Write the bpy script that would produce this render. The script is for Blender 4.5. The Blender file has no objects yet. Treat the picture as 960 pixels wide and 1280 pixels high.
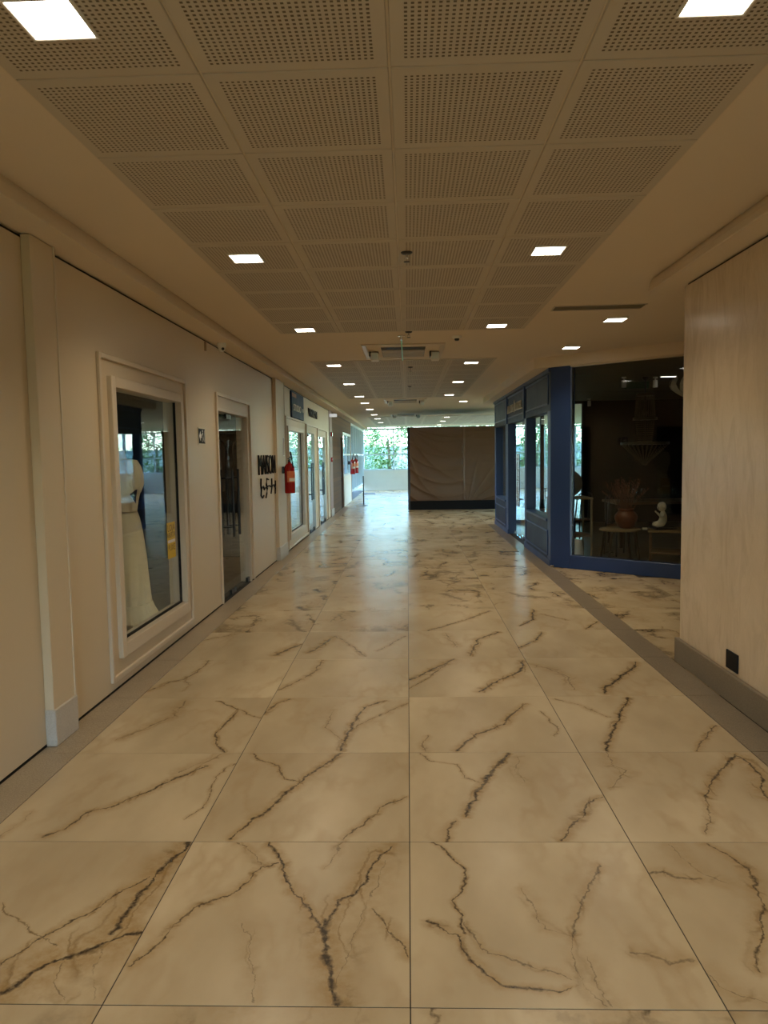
import bpy, math, random
from mathutils import Vector, Matrix, noise as mnoise
random.seed(7)
C = bpy.context.scene.collection
SC = bpy.context.scene
PI = math.pi
H = 1.5851
# ------------------------------------------------------------------ camera
cam_d = bpy.data.cameras.new('camera'); cam = bpy.data.objects.new('camera', cam_d); C.objects.link(cam)
cam_d.sensor_fit = 'VERTICAL'; cam_d.sensor_height = 36.0; cam_d.lens = 907.74 / 1280 * 36.0
cam_d.clip_start = .02; cam_d.clip_end = 300
rt, up, fw = (0.99935, 0.03227, -0.01638), (0.01383, 0.07752, 0.9969), (-0.03344, 0.99647, -0.07702)
cam.matrix_world = Matrix(((rt[0], up[0], -fw[0], 0), (rt[1], up[1], -fw[1], 0), (rt[2], up[2], -fw[2], H), (0, 0, 0, 1)))
SC.camera = cam
# ------------------------------------------------------------------ colour management, world
SC.view_settings.view_transform = 'Standard'; SC.view_settings.look = 'None'
SC.view_settings.gamma = 1.0; SC.view_settings.use_curve_mapping = False
SC.view_settings.exposure = 0.36
SC.cycles.max_bounces = 10; SC.cycles.diffuse_bounces = 5; SC.cycles.glossy_bounces = 5
SC.cycles.transparent_max_bounces = 16; SC.cycles.sample_clamp_indirect = 4.0
SC.cycles.caustics_reflective = False; SC.cycles.caustics_refractive = False
LAMP_W = 6.5          # watts of each recessed downlight
LAMP_COL = (1.0, 0.825, 0.565)
SKY = 3.2
wd = bpy.data.worlds.new('sky'); SC.world = wd; wd.use_nodes = True
nt = wd.node_tree
sk = nt.nodes.new('ShaderNodeTexSky'); sk.sky_type = 'NISHITA'; sk.sun_disc = False
sk.sun_elevation = math.radians(38); sk.sun_rotation = math.radians(60); sk.air_density = 1.0; sk.dust_density = 1.6
tn = nt.nodes.new('ShaderNodeMix'); tn.data_type = 'RGBA'; tn.blend_type = 'MULTIPLY'; tn.inputs[0].default_value = 1.0
tn.inputs[7].default_value = (.74, .95, 1.10, 1)      # daylight seen by a camera balanced for warm lamps
nt.links.new(sk.outputs[0], tn.inputs[6]); nt.links.new(tn.outputs[2], nt.nodes['Background'].inputs[0]); nt.nodes['Background'].inputs[1].default_value = SKY
# ------------------------------------------------------------------ material helpers
class NB:
    """small node-graph builder"""
    def __init__(s, name):
        s.m = bpy.data.materials.new(name); s.m.use_nodes = True; s.t = s.m.node_tree; s.N = s.t.nodes; s.L = s.t.links
        s.b = s.N['Principled BSDF']; s.out = s.N['Material Output']
    def put(s, sock, v):
        if isinstance(v, bpy.types.NodeSocket): s.L.new(v, sock)
        else: sock.default_value = v
    def ma(s, op, a, b=None, c=None, clamp=False):
        n = s.N.new('ShaderNodeMath'); n.operation = op; n.use_clamp = clamp
        for i, v in enumerate((a, b, c)):
            if v is not None: s.put(n.inputs[i], v)
        return n.outputs[0]
    def vm(s, op, a, b=None, sc=None):
        n = s.N.new('ShaderNodeVectorMath'); n.operation = op
        s.put(n.inputs[0], a)
        if b is not None: s.put(n.inputs[1], b)
        if sc is not None: s.put(n.inputs[3], sc)
        return n.outputs[1] if op in ('DOT_PRODUCT', 'LENGTH') else n.outputs[0]
    def coord(s, k='Object'):
        return s.N.new('ShaderNodeTexCoord').outputs[k]
    def mapping(s, v, scale=(1, 1, 1), rot=(0, 0, 0), loc=(0, 0, 0)):
        n = s.N.new('ShaderNodeMapping'); s.put(n.inputs[0], v)
        n.inputs[1].default_value = loc; n.inputs[2].default_value = rot; n.inputs[3].default_value = scale
        return n.outputs[0]
    def noise(s, v, scale, detail=3, rough=.55, dist=0, col=False):
        n = s.N.new('ShaderNodeTexNoise'); s.put(n.inputs['Vector'], v); n.inputs['Scale'].default_value = scale
        n.inputs['Detail'].default_value = detail; n.inputs['Roughness'].default_value = rough; n.inputs['Distortion'].default_value = dist
        return n.outputs[1] if col else n.outputs[0]
    def mr(s, v, a, b, c=0.0, d=1.0, smooth=False):
        n = s.N.new('ShaderNodeMapRange'); s.put(n.inputs[0], v)
        if smooth: n.interpolation_type = 'SMOOTHSTEP'
        for i, x in enumerate((a, b, c, d)): s.put(n.inputs[i + 1], x)
        return n.outputs[0]
    def mix(s, f, a, b, mode='MIX'):
        n = s.N.new('ShaderNodeMix'); n.data_type = 'RGBA'; n.blend_type = mode
        s.put(n.inputs[0], f)
        for k, v in ((6, a), (7, b)):
            if isinstance(v, tuple) and len(v) == 3: v = v + (1,)
            s.put(n.inputs[k], v)
        return n.outputs[2]
    def bump(s, h, strength=.3, dist=.01):
        n = s.N.new('ShaderNodeBump'); n.inputs['Strength'].default_value = strength; n.inputs['Distance'].default_value = dist
        s.put(n.inputs['Height'], h); s.L.new(n.outputs[0], s.b.inputs['Normal'])
    def set(s, col=None, rough=None, metal=None, spec=None):
        if col is not None:
            if isinstance(col, tuple) and len(col) == 3: col = col + (1,)
            s.put(s.b.inputs['Base Color'], col)
        if rough is not None: s.put(s.b.inputs['Roughness'], rough)
        if metal is not None: s.b.inputs['Metallic'].default_value = metal
        if spec is not None: s.b.inputs['Specular IOR Level'].default_value = spec
        return s.m

def paint(name, col, rough=.5, var=.06, scale=3.0, bump=0.0, metal=0, spec=.5):
    n = NB(name); v = n.coord()
    f = n.noise(v, scale, 4)
    d = tuple(c * (1 - var) for c in col); u = tuple(min(1, c * (1 + var)) for c in col)
    m = n.set(n.mix(f, d, u), n.mr(f, .3, .7, rough * .9, min(1, rough * 1.1)), metal, spec)
    if bump: n.bump(n.noise(v, scale * 30, 3), bump, .004)
    return m

def emit(name, col, st):
    n = NB(name); n.set((.8, .8, .8), .5); n.b.inputs['Emission Color'].default_value = col + (1,); n.b.inputs['Emission Strength'].default_value = st
    return n.m

def glass(name, tint=(.975, .99, .985), boost=1.0):
    n = NB(name); N, L = n.N, n.L
    N.remove(n.b)
    tr = N.new('ShaderNodeBsdfTransparent'); tr.inputs[0].default_value = tint + (1,)
    gl = N.new('ShaderNodeBsdfGlossy'); gl.inputs['Roughness'].default_value = 0.012; gl.inputs[0].default_value = (.95, .97, 1, 1)
    # both faces of the pane reflect like air-to-glass
    fr = N.new('ShaderNodeFresnel'); ge = N.new('ShaderNodeNewGeometry')
    L.new(n.mr(ge.outputs['Backfacing'], 0, 1, 1.5, 1 / 1.5), fr.inputs[0])
    f = n.ma('MULTIPLY', fr.outputs[0], boost, clamp=True)
    mx = N.new('ShaderNodeMixShader'); L.new(f, mx.inputs[0]); L.new(tr.outputs[0], mx.inputs[1]); L.new(gl.outputs[0], mx.inputs[2])
    L.new(mx.outputs[0], n.out.inputs[0])
    return n.m

CREAM, CREAM2 = (.60, .49, .32), (.37, .285, .17)
def marble(name, veins=None, xf=None):
    n = NB(name); v0 = n.coord()
    oi = n.N.new('ShaderNodeObjectInfo')
    off = n.vm('SCALE', (37.0, 91.0, 13.0), sc=oi.outputs['Random'])
    v = n.vm('ADD', v0, off)
    # wobble
    wob = n.vm('SCALE', n.vm('SUBTRACT', n.noise(v, 9, 4, .6, col=True), (.5, .5, .5)), sc=.07)
    wob2 = n.vm('SCALE', n.vm('SUBTRACT', n.noise(v, 55, 3, .6, col=True), (.5, .5, .5)), sc=.016)
    p = n.vm('ADD', n.vm('ADD', v0, wob), wob2)
    thick = n.mr(n.noise(v, 14, 3, .6), .35, .65, .25, 1.5)
    core = halo = None
    if veins is None:
        q = n.vm('ADD', n.vm('ADD', v, n.vm('SCALE', wob, sc=2.2)), wob2)
        for (sc_, rot, wid, lo, st) in ((1.5, .75, .024, .47, 1.0), (2.4, 2.3, .014, .53, .7), (1.1, 1.25, .04, .46, .6)):
            qq = n.mapping(q, (1.0, .45, 1), (0, 0, -rot), (sc_ * 3, 0, 0))
            a = n.ma('ABSOLUTE', n.ma('SUBTRACT', n.noise(qq, sc_, 1.5, .4), .5))
            msk = n.mr(n.noise(n.mapping(v, (1, 1, 1), loc=(sc_ * 7, 5, 0)), 1.7, 2), lo, lo + .08)
            c = n.ma('MULTIPLY', n.ma('MULTIPLY', n.mr(a, 0, n.ma('MULTIPLY', thick, wid), 1, 0), msk), st)
            h = n.ma('MULTIPLY', n.ma('MULTIPLY', n.mr(a, 0, wid * 5, 1, 0, True), msk), .55 * st)
            core = c if core is None else n.ma('MAXIMUM', core, c); halo = h if halo is None else n.ma('MAXIMUM', halo, h)
    else:
        for (w1, h1, st, pts) in veins:
            a = Vector(pts[0]); b = Vector(pts[-1]); ax = b - a; Lg = ax.length
            if Lg < 1e-3: continue
            ax /= Lg; nr = Vector((-ax.y, ax.x))
            cs = []
            for q in pts:
                d = Vector(q) - a; cs.append([min(1, max(0, d.dot(ax) / Lg)), d.dot(nr)])
            for i in range(1, len(cs)): cs[i][0] = max(cs[i][0], cs[i - 1][0] + .004)
            mxx = cs[-1][0]
            for c in cs: c[0] = c[0] / mxx
            R_ = max(.02, max(abs(c[1]) for c in cs)) * 1.05
            d = n.vm('SUBTRACT', p, (a.x, a.y, 0))
            t = n.vm('DOT_PRODUCT', d, (ax.x / Lg, ax.y / Lg, 0)); o = n.vm('DOT_PRODUCT', d, (nr.x, nr.y, 0))
            fc = n.N.new('ShaderNodeFloatCurve'); cu = fc.mapping.curves[0]
            for i, c in enumerate(cs):
                y = c[1] / R_ * .5 + .5
                if i == 0: cu.points[0].location = (0, y)
                elif i == len(cs) - 1: cu.points[-1].location = (1, y)
                else: cu.points.new(c[0], y)
            for k in cu.points: k.handle_type = 'VECTOR'
            fc.mapping.update(); n.L.new(t, fc.inputs[1])
            off_ = n.ma('MULTIPLY', n.ma('SUBTRACT', fc.outputs[0], .5), 2 * R_)
            # lateral distance plus how far beyond the two ends
            over = n.ma('MULTIPLY', n.ma('MAXIMUM', n.ma('SUBTRACT', 0.0, t), n.ma('MAXIMUM', n.ma('SUBTRACT', t, 1.0), 0.0)), Lg * 1.3)
            dd = n.ma('ADD', n.ma('ABSOLUTE', n.ma('SUBTRACT', o, off_)), over)
            c = n.ma('MULTIPLY', n.mr(dd, 0, n.ma('MULTIPLY', thick, w1 * .0016), 1.35, 0), st, clamp=True)
            h = n.ma('MULTIPLY', n.mr(dd, 0, h1 * .0030, .85, 0, True), st)
            core = c if core is None else n.ma('MAXIMUM', core, c); halo = h if halo is None else n.ma('MAXIMUM', halo, h)
    blot = n.mr(n.noise(n.mapping(v, (1, .5, 1), (0, 0, -.7)), 2.0, 5, .5), .22, .78)
    col = n.mix(blot, CREAM2, CREAM)
    # faint secondary clouding lines
    a = n.ma('ABSOLUTE', n.ma('SUBTRACT', n.noise(n.mapping(n.vm('ADD', v, wob), (1, .4, 1), (0, 0, -.9)), 3.2, 3), .5))
    fm = n.mr(n.noise(v, 1.6, 2), .42, .58)
    faint = n.ma('MULTIPLY', n.mr(a, 0, .06, .38, 0), fm)
    col = n.mix(faint, col, (.36, .25, .13))
    # fine filaments that branch off inside the stained zone of a vein
    fa = n.ma('ABSOLUTE', n.ma('SUBTRACT', n.noise(n.mapping(p, (1, .45, 1), (0, 0, -.6)), 4.5, 1, .4), .5))
    fb = n.ma('ABSOLUTE', n.ma('SUBTRACT', n.noise(n.mapping(p, (1, .5, 1), (0, 0, .35), (4, 2, 1)), 3.4, 1, .4), .5))
    fil = n.ma('MULTIPLY', n.ma('MAXIMUM', n.mr(fa, 0, .022, .75, 0), n.mr(fb, 0, .016, .65, 0)), n.mr(halo, .15, .6, 0, 1))
    col = n.mix(fil, col, (.12, .075, .03))
    hn = n.ma('MULTIPLY', halo, n.mr(n.noise(v, 22, 4, .65), .35, .62, .45, 1.0))
    col = n.mix(hn, col, (.30, .185, .07))
    cn = n.ma('MULTIPLY', core, n.mr(n.noise(v, 60, 3), .32, .55, .55, 1.0))
    col = n.mix(cn, col, (.045, .032, .02))
    if xf == 'grid':
        sp = n.N.new('ShaderNodeSeparateXYZ'); n.L.new(v0, sp.inputs[0])
        g = None
        for o, off_ in ((0, 100.0149), (1, 100.0 - 1.9759 / .9 + 3)):
            a = n.ma('ABSOLUTE', n.ma('SUBTRACT', n.ma('FRACT', n.ma('ADD', n.ma('DIVIDE', sp.outputs[o], .9), off_)), .5))
            k = n.ma('GREATER_THAN', a, .4975); g = k if g is None else n.ma('MAXIMUM', g, k)
        col = n.mix(g, col, (.06, .045, .03))
    n.set(col, .27, 0, .5)
    return n.m

M = {}
M['marble'] = marble('veined_marble'); M['marble_far'] = marble('veined_marble_grid', None, 'grid')
M['wall'] = paint('beige_wall_paint', (.60, .485, .33), .42, .05, 1.6, .05)
M['trim'] = paint('beige_moulding_paint', (.60, .50, .375), .38, .04, 4)
M['ceil'] = paint('plaster_ceiling_paint', (.70, .59, .46), .75, .04, 1.2)
M['gap'] = paint('dark_shadow_gap', (.018, .015, .012), .8)
M['black'] = paint('black_metal', (.012, .012, .013), .35)
M['blackplas'] = paint('black_plastic', (.006, .006, .007), .55, spec=.2)
M['white'] = paint('white_plastic', (.74, .70, .64), .4)
M['chrome'] = paint('brushed_chrome', (.72, .72, .74), .2, .03, 8, 0, 1)
M['blue'] = paint('navy_blue_lacquer', (.018, .046, .135), .36, .06, 2)
M['blueshade'] = paint('navy_blue_lacquer_shaded', (.013, .022, .045), .5, .06, 2, spec=.3)  # same lacquer as the posts, with the panels' shade put into the colour
M['red'] = paint('red_enamel', (.32, .007, .009), .22)
M['gold'] = paint('pale_gold_metal', (.62, .52, .34), .4, .05, 8, 0, .4)
M['glass'] = glass('clear_pane', boost=.55); M['glass_bright'] = glass('clear_pane_far', (.93, .97, .96), 1.15); M['glass_shop'] = glass('smoked_pane', (.80, .82, .80), .55); M['glass_out'] = glass('outer_pane', (.86, .94, .95))
M['diffuser'] = emit('lit_diffuser', (1, .93, .80), 9.0)
M['frame_w'] = paint('white_powder_coat', (.62, .70, .74), .4)
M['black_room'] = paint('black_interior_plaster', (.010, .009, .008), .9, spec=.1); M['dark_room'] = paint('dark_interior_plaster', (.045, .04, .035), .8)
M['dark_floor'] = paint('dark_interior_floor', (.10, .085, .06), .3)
M['brownwood'] = paint('brown_wood', (.16, .085, .04), .45, .25, 6)
M['palewood'] = paint('pale_wood', (.30, .21, .11), .45, .2, 6)
M['darkwood'] = paint('dark_wood', (.03, .017, .01), .35, .25, 6)

def granite(name, a, b, rough=.35):
    n = NB(name); v = n.coord()
    oi = n.N.new('ShaderNodeObjectInfo'); v = n.vm('ADD', v, n.vm('SCALE', (37., 91., 13.), sc=oi.outputs['Random']))
    f = n.noise(v, 140, 3, .7); g = n.noise(v, 5, 4)
    c = n.mix(n.mr(f, .38, .62), a, b); c = n.mix(n.ma('MULTIPLY', g, .45), c, tuple(x * .55 for x in a))
    return n.set(c, rough)
M['granite'] = granite('grey_granite', (.30, .24, .16), (.47, .385, .27))
M['granite_d'] = granite('brown_grey_granite', (.19, .148, .10), (.30, .24, .165))
M['stone'] = granite('pale_stone', (.52, .47, .40), (.62, .57, .50), .4)
M['skirt'] = granite('brown_stone', (.20, .155, .10), (.26, .205, .14), .45)

def perforated():
    n = NB('perforated_gypsum'); v = n.coord()
    sep = n.N.new('ShaderNodeSeparateXYZ'); n.L.new(v, sep.inputs[0])
    P_ = .0205; half = .277
    def axis(o):
        fr = n.ma('ABSOLUTE', n.ma('SUBTRACT', n.ma('FRACT', n.ma('ADD', n.ma('DIVIDE', o, P_), 100.5)), .5))
        inside = n.ma('LESS_THAN', n.ma('ABSOLUTE', o), half)
        return n.ma('MULTIPLY', n.mr(fr, .20, .27, 1, 0), inside)
    h = n.ma('MULTIPLY', axis(sep.outputs[0]), axis(sep.outputs[1]))
    f = n.noise(v, 4, 3)
    c = n.mix(f, (.50, .435, .355), (.55, .48, .39))
    n.set(n.mix(h, c, (.13, .095, .06)), .65)
    n.bump(n.ma('SUBTRACT', 1.0, h), .6, .004)
    return n.m
M['perf'] = perforated()

def venetian():
    n = NB('polished_stucco'); v = n.coord()
    big = n.noise(n.mapping(v, (1, 1, .6)), 2.6, 6, .6, 1.1); st = n.noise(n.mapping(v, (3.2, 3.2, .9)), 2.6, 6, .6, 1.2)
    c = n.mix(n.mr(big, .3, .7), (.60, .475, .325), (.68, .545, .385))
    c = n.mix(n.mr(st, .46, .68, 0, .55), c, (.49, .38, .255))
    n.set(c, .27)
    n.bump(n.ma('ADD', n.ma('MULTIPLY', big, .6), n.ma('MULTIPLY', st, .5)), .45, .02); n.b.inputs['Coat Weight'].default_value = .30; n.b.inputs['Coat Roughness'].default_value = .18
    return n.m
M['stucco'] = venetian()

# ------------------------------------------------------------------ geometry helpers
class MB:
    def __init__(s): s.v = []; s.f = []; s.sm = False
    def box(s, x0, x1, y0, y1, z0, z1, ch=0.0):
        if x0 > x1: x0, x1 = x1, x0
        if y0 > y1: y0, y1 = y1, y0
        if z0 > z1: z0, z1 = z1, z0
        b = len(s.v)
        if ch <= 0:
            s.v += [(x, y, z) for z in (z0, z1) for y in (y0, y1) for x in (x0, x1)]
            s.f += [tuple(b + i for i in q) for q in ((0, 2, 3, 1), (4, 5, 7, 6), (0, 1, 5, 4), (2, 6, 7, 3), (0, 4, 6, 2), (1, 3, 7, 5))]
        else:
            c = min(ch, (x1 - x0) * .45, (y1 - y0) * .45, (z1 - z0) * .45)
            # chamfered box: 24 corner points
            idx = {}
            for sx in (0, 1):
                for sy in (0, 1):
                    for sz in (0, 1):
                        X, Y, Z = (x0, x1)[sx], (y0, y1)[sy], (z0, z1)[sz]
                        ix, iy, iz = X + (c if sx == 0 else -c), Y + (c if sy == 0 else -c), Z + (c if sz == 0 else -c)
                        for a, q in (('x', (X, iy, iz)), ('y', (ix, Y, iz)), ('z', (ix, iy, Z))):
                            idx[a, sx, sy, sz] = len(s.v); s.v.append(q)
            def F(*k, flip=False):
                q = [idx[i] for i in k]
                s.f.append(tuple(q[::-1] if flip else q))
            for t in (0, 1):
                F(('x', t, 0, 0), ('x', t, 0, 1), ('x', t, 1, 1), ('x', t, 1, 0), flip=t == 1)
                F(('y', 0, t, 0), ('y', 1, t, 0), ('y', 1, t, 1), ('y', 0, t, 1), flip=t == 1)
                F(('z', 0, 0, t), ('z', 0, 1, t), ('z', 1, 1, t), ('z', 1, 0, t), flip=t == 1)
            for p in (0, 1):
                for q in (0, 1):
                    F(('x', p, q, 0), ('y', p, q, 0), ('y', p, q, 1), ('x', p, q, 1), flip=(p + q) % 2 == 1)
                    F(('x', p, 0, q), ('x', p, 1, q), ('z', p, 1, q), ('z', p, 0, q), flip=(p + q) % 2 == 1)
                    F(('y', 0, p, q), ('z', 0, p, q), ('z', 1, p, q), ('y', 1, p, q), flip=(p + q) % 2 == 1)
            for a in (0, 1):
                for b_ in (0, 1):
                    for c_ in (0, 1):
                        F(('x', a, b_, c_), ('z', a, b_, c_), ('y', a, b_, c_), flip=(a + b_ + c_) % 2 == 1)
        return s
    def poly(s, pts):
        b = len(s.v); s.v += [tuple(p) for p in pts]; s.f.append(tuple(range(b, b + len(pts)))); return s
    def prism(s, pts, z0, z1):
        n = len(pts); b = len(s.v)
        s.v += [(x, y, z0) for x, y in pts] + [(x, y, z1) for x, y in pts]
        s.f.append(tuple(b + i for i in range(n))[::-1]); s.f.append(tuple(b + n + i for i in range(n)))
        for i in range(n): j = (i + 1) % n; s.f.append((b + i, b + j, b + n + j, b + n + i))
        return s
    def tube(s, pts, r, seg=8, cap=True):
        pts = [Vector(p) for p in pts]; n = len(pts); b = len(s.v)
        rs = r if isinstance(r, (list, tuple)) else [r] * n
        ref = None
        for i, p in enumerate(pts):
            d = (pts[min(i + 1, n - 1)] - pts[max(i - 1, 0)]).normalized()
            if ref is None: ref = Vector((0, 0, 1)) if abs(d.z) < .9 else Vector((1, 0, 0))
            u = d.cross(ref).normalized(); w = d.cross(u).normalized(); ref = -w if False else ref
            for k in range(seg):
                a = 2 * PI * k / seg; s.v.append(tuple(p + (u * math.cos(a) + w * math.sin(a)) * rs[i]))
        for i in range(n - 1):
            for k in range(seg):
                k2 = (k + 1) % seg; s.f.append((b + i * seg + k, b + i * seg + k2, b + (i + 1) * seg + k2, b + (i + 1) * seg + k))
        if cap: s.f.append(tuple(b + k for k in range(seg))[::-1]); s.f.append(tuple(b + (n - 1) * seg + k for k in range(seg)))
        s.sm = True; return s
    def lathe(s, prof, cx=0, cy=0, cz=0, seg=20, sx=1, sy=1):
        b = len(s.v); n = len(prof)
        for r, z in prof:
            for k in range(seg):
                a = 2 * PI * k / seg; s.v.append((cx + math.cos(a) * r * sx, cy + math.sin(a) * r * sy, cz + z))
        for i in range(n - 1):
            for k in range(seg):
                k2 = (k + 1) % seg; s.f.append((b + i * seg + k, b + i * seg + k2, b + (i + 1) * seg + k2, b + (i + 1) * seg + k))
        s.f.append(tuple(b + k for k in range(seg))[::-1]); s.f.append(tuple(b + (n - 1) * seg + k for k in range(seg)))
        s.sm = True; return s
    def ball(s, c, r, seg=14, rings=9, sc=(1, 1, 1)):
        return s.lathe([(max(.0005, r * math.sin(PI * i / rings)) , -r * math.cos(PI * i / rings) * sc[2]) for i in range(rings + 1)], c[0], c[1], c[2], seg, sc[0], sc[1])
    def mesh(s, name):
        me = bpy.data.meshes.new(name); me.from_pydata(s.v, [], s.f); me.update()
        if s.sm: me.shade_smooth() if hasattr(me, 'shade_smooth') else None
        return me
    def obj(s, name, mat, parent=None, loc=None, smooth=None):
        me = s.mesh(name)
        if smooth is not None: s.sm = smooth
        o = bpy.data.objects.new(name, me)
        if mat is not None: me.materials.append(mat)
        C.objects.link(o)
        if loc is not None: o.location = loc
        if parent is not None: o.parent = parent
        if s.sm:
            for p in me.polygons: p.use_smooth = True
            try: me.set_sharp_from_angle(angle=math.radians(40))
            except Exception: pass
        return o

def box(name, mat, x0, x1, y0, y1, z0, z1, parent=None, ch=0.0): return MB().box(x0, x1, y0, y1, z0, z1, ch).obj(name, mat, parent)
def empty(name, loc=(0, 0, 0), rz=0, parent=None):
    o = bpy.data.objects.new(name, None); C.objects.link(o); o.location = loc; o.rotation_euler = (0, 0, rz); o.empty_display_size = .1
    if parent: o.parent = parent
    return o
def tag(o, label, cat, group=None, kind=None):
    o['label'] = label; o['category'] = cat
    if group: o['group'] = group
    if kind: o['kind'] = kind
    return o
def struct(o, label=None, cat=None):
    o['kind'] = 'structure'
    if label: o['label'] = label
    if cat: o['category'] = cat
    return o
def inst(name, me, parent, loc, rot=None, mat=None):
    o = bpy.data.objects.new(name, me); o.location = loc
    if rot: o.rotation_euler = rot
    o.parent = parent; C.objects.link(o)
    if mat: o.material_slots[0].link = 'OBJECT'; o.material_slots[0].material = mat
    return o
def clone(src, loc, rz=None, label=None):
    r = src.copy(); C.objects.link(r); r.location = loc
    if rz is not None: r.rotation_euler = (0, 0, rz)
    if label: r['label'] = label
    def rec(a, b):
        for ch in [o for o in bpy.data.objects if o.parent == a]:
            c = ch.copy(); C.objects.link(c); c.parent = b; rec(ch, c)
    rec(src, r)
    return r
def text(name, s, mat, parent, size, loc, rot, depth=.008, sx=1.0, off=0.0):
    cu = bpy.data.curves.new(name, 'FONT'); cu.body = s; cu.size = size; cu.extrude = depth; cu.align_x = 'CENTER'; cu.align_y = 'CENTER'
    cu.resolution_u = 3; cu.offset = off; c_ = bpy.data.objects.new(name, cu); C.objects.link(c_)
    me = bpy.data.meshes.new_from_object(c_.evaluated_get(bpy.context.evaluated_depsgraph_get())); bpy.data.objects.remove(c_)
    me.materials.clear(); me.materials.append(mat); me.name = name
    o = bpy.data.objects.new(name, me); C.objects.link(o); o.location = loc; o.rotation_euler = rot; o.scale = (sx, 1, 1)
    if parent: o.parent = parent
    return o
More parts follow.
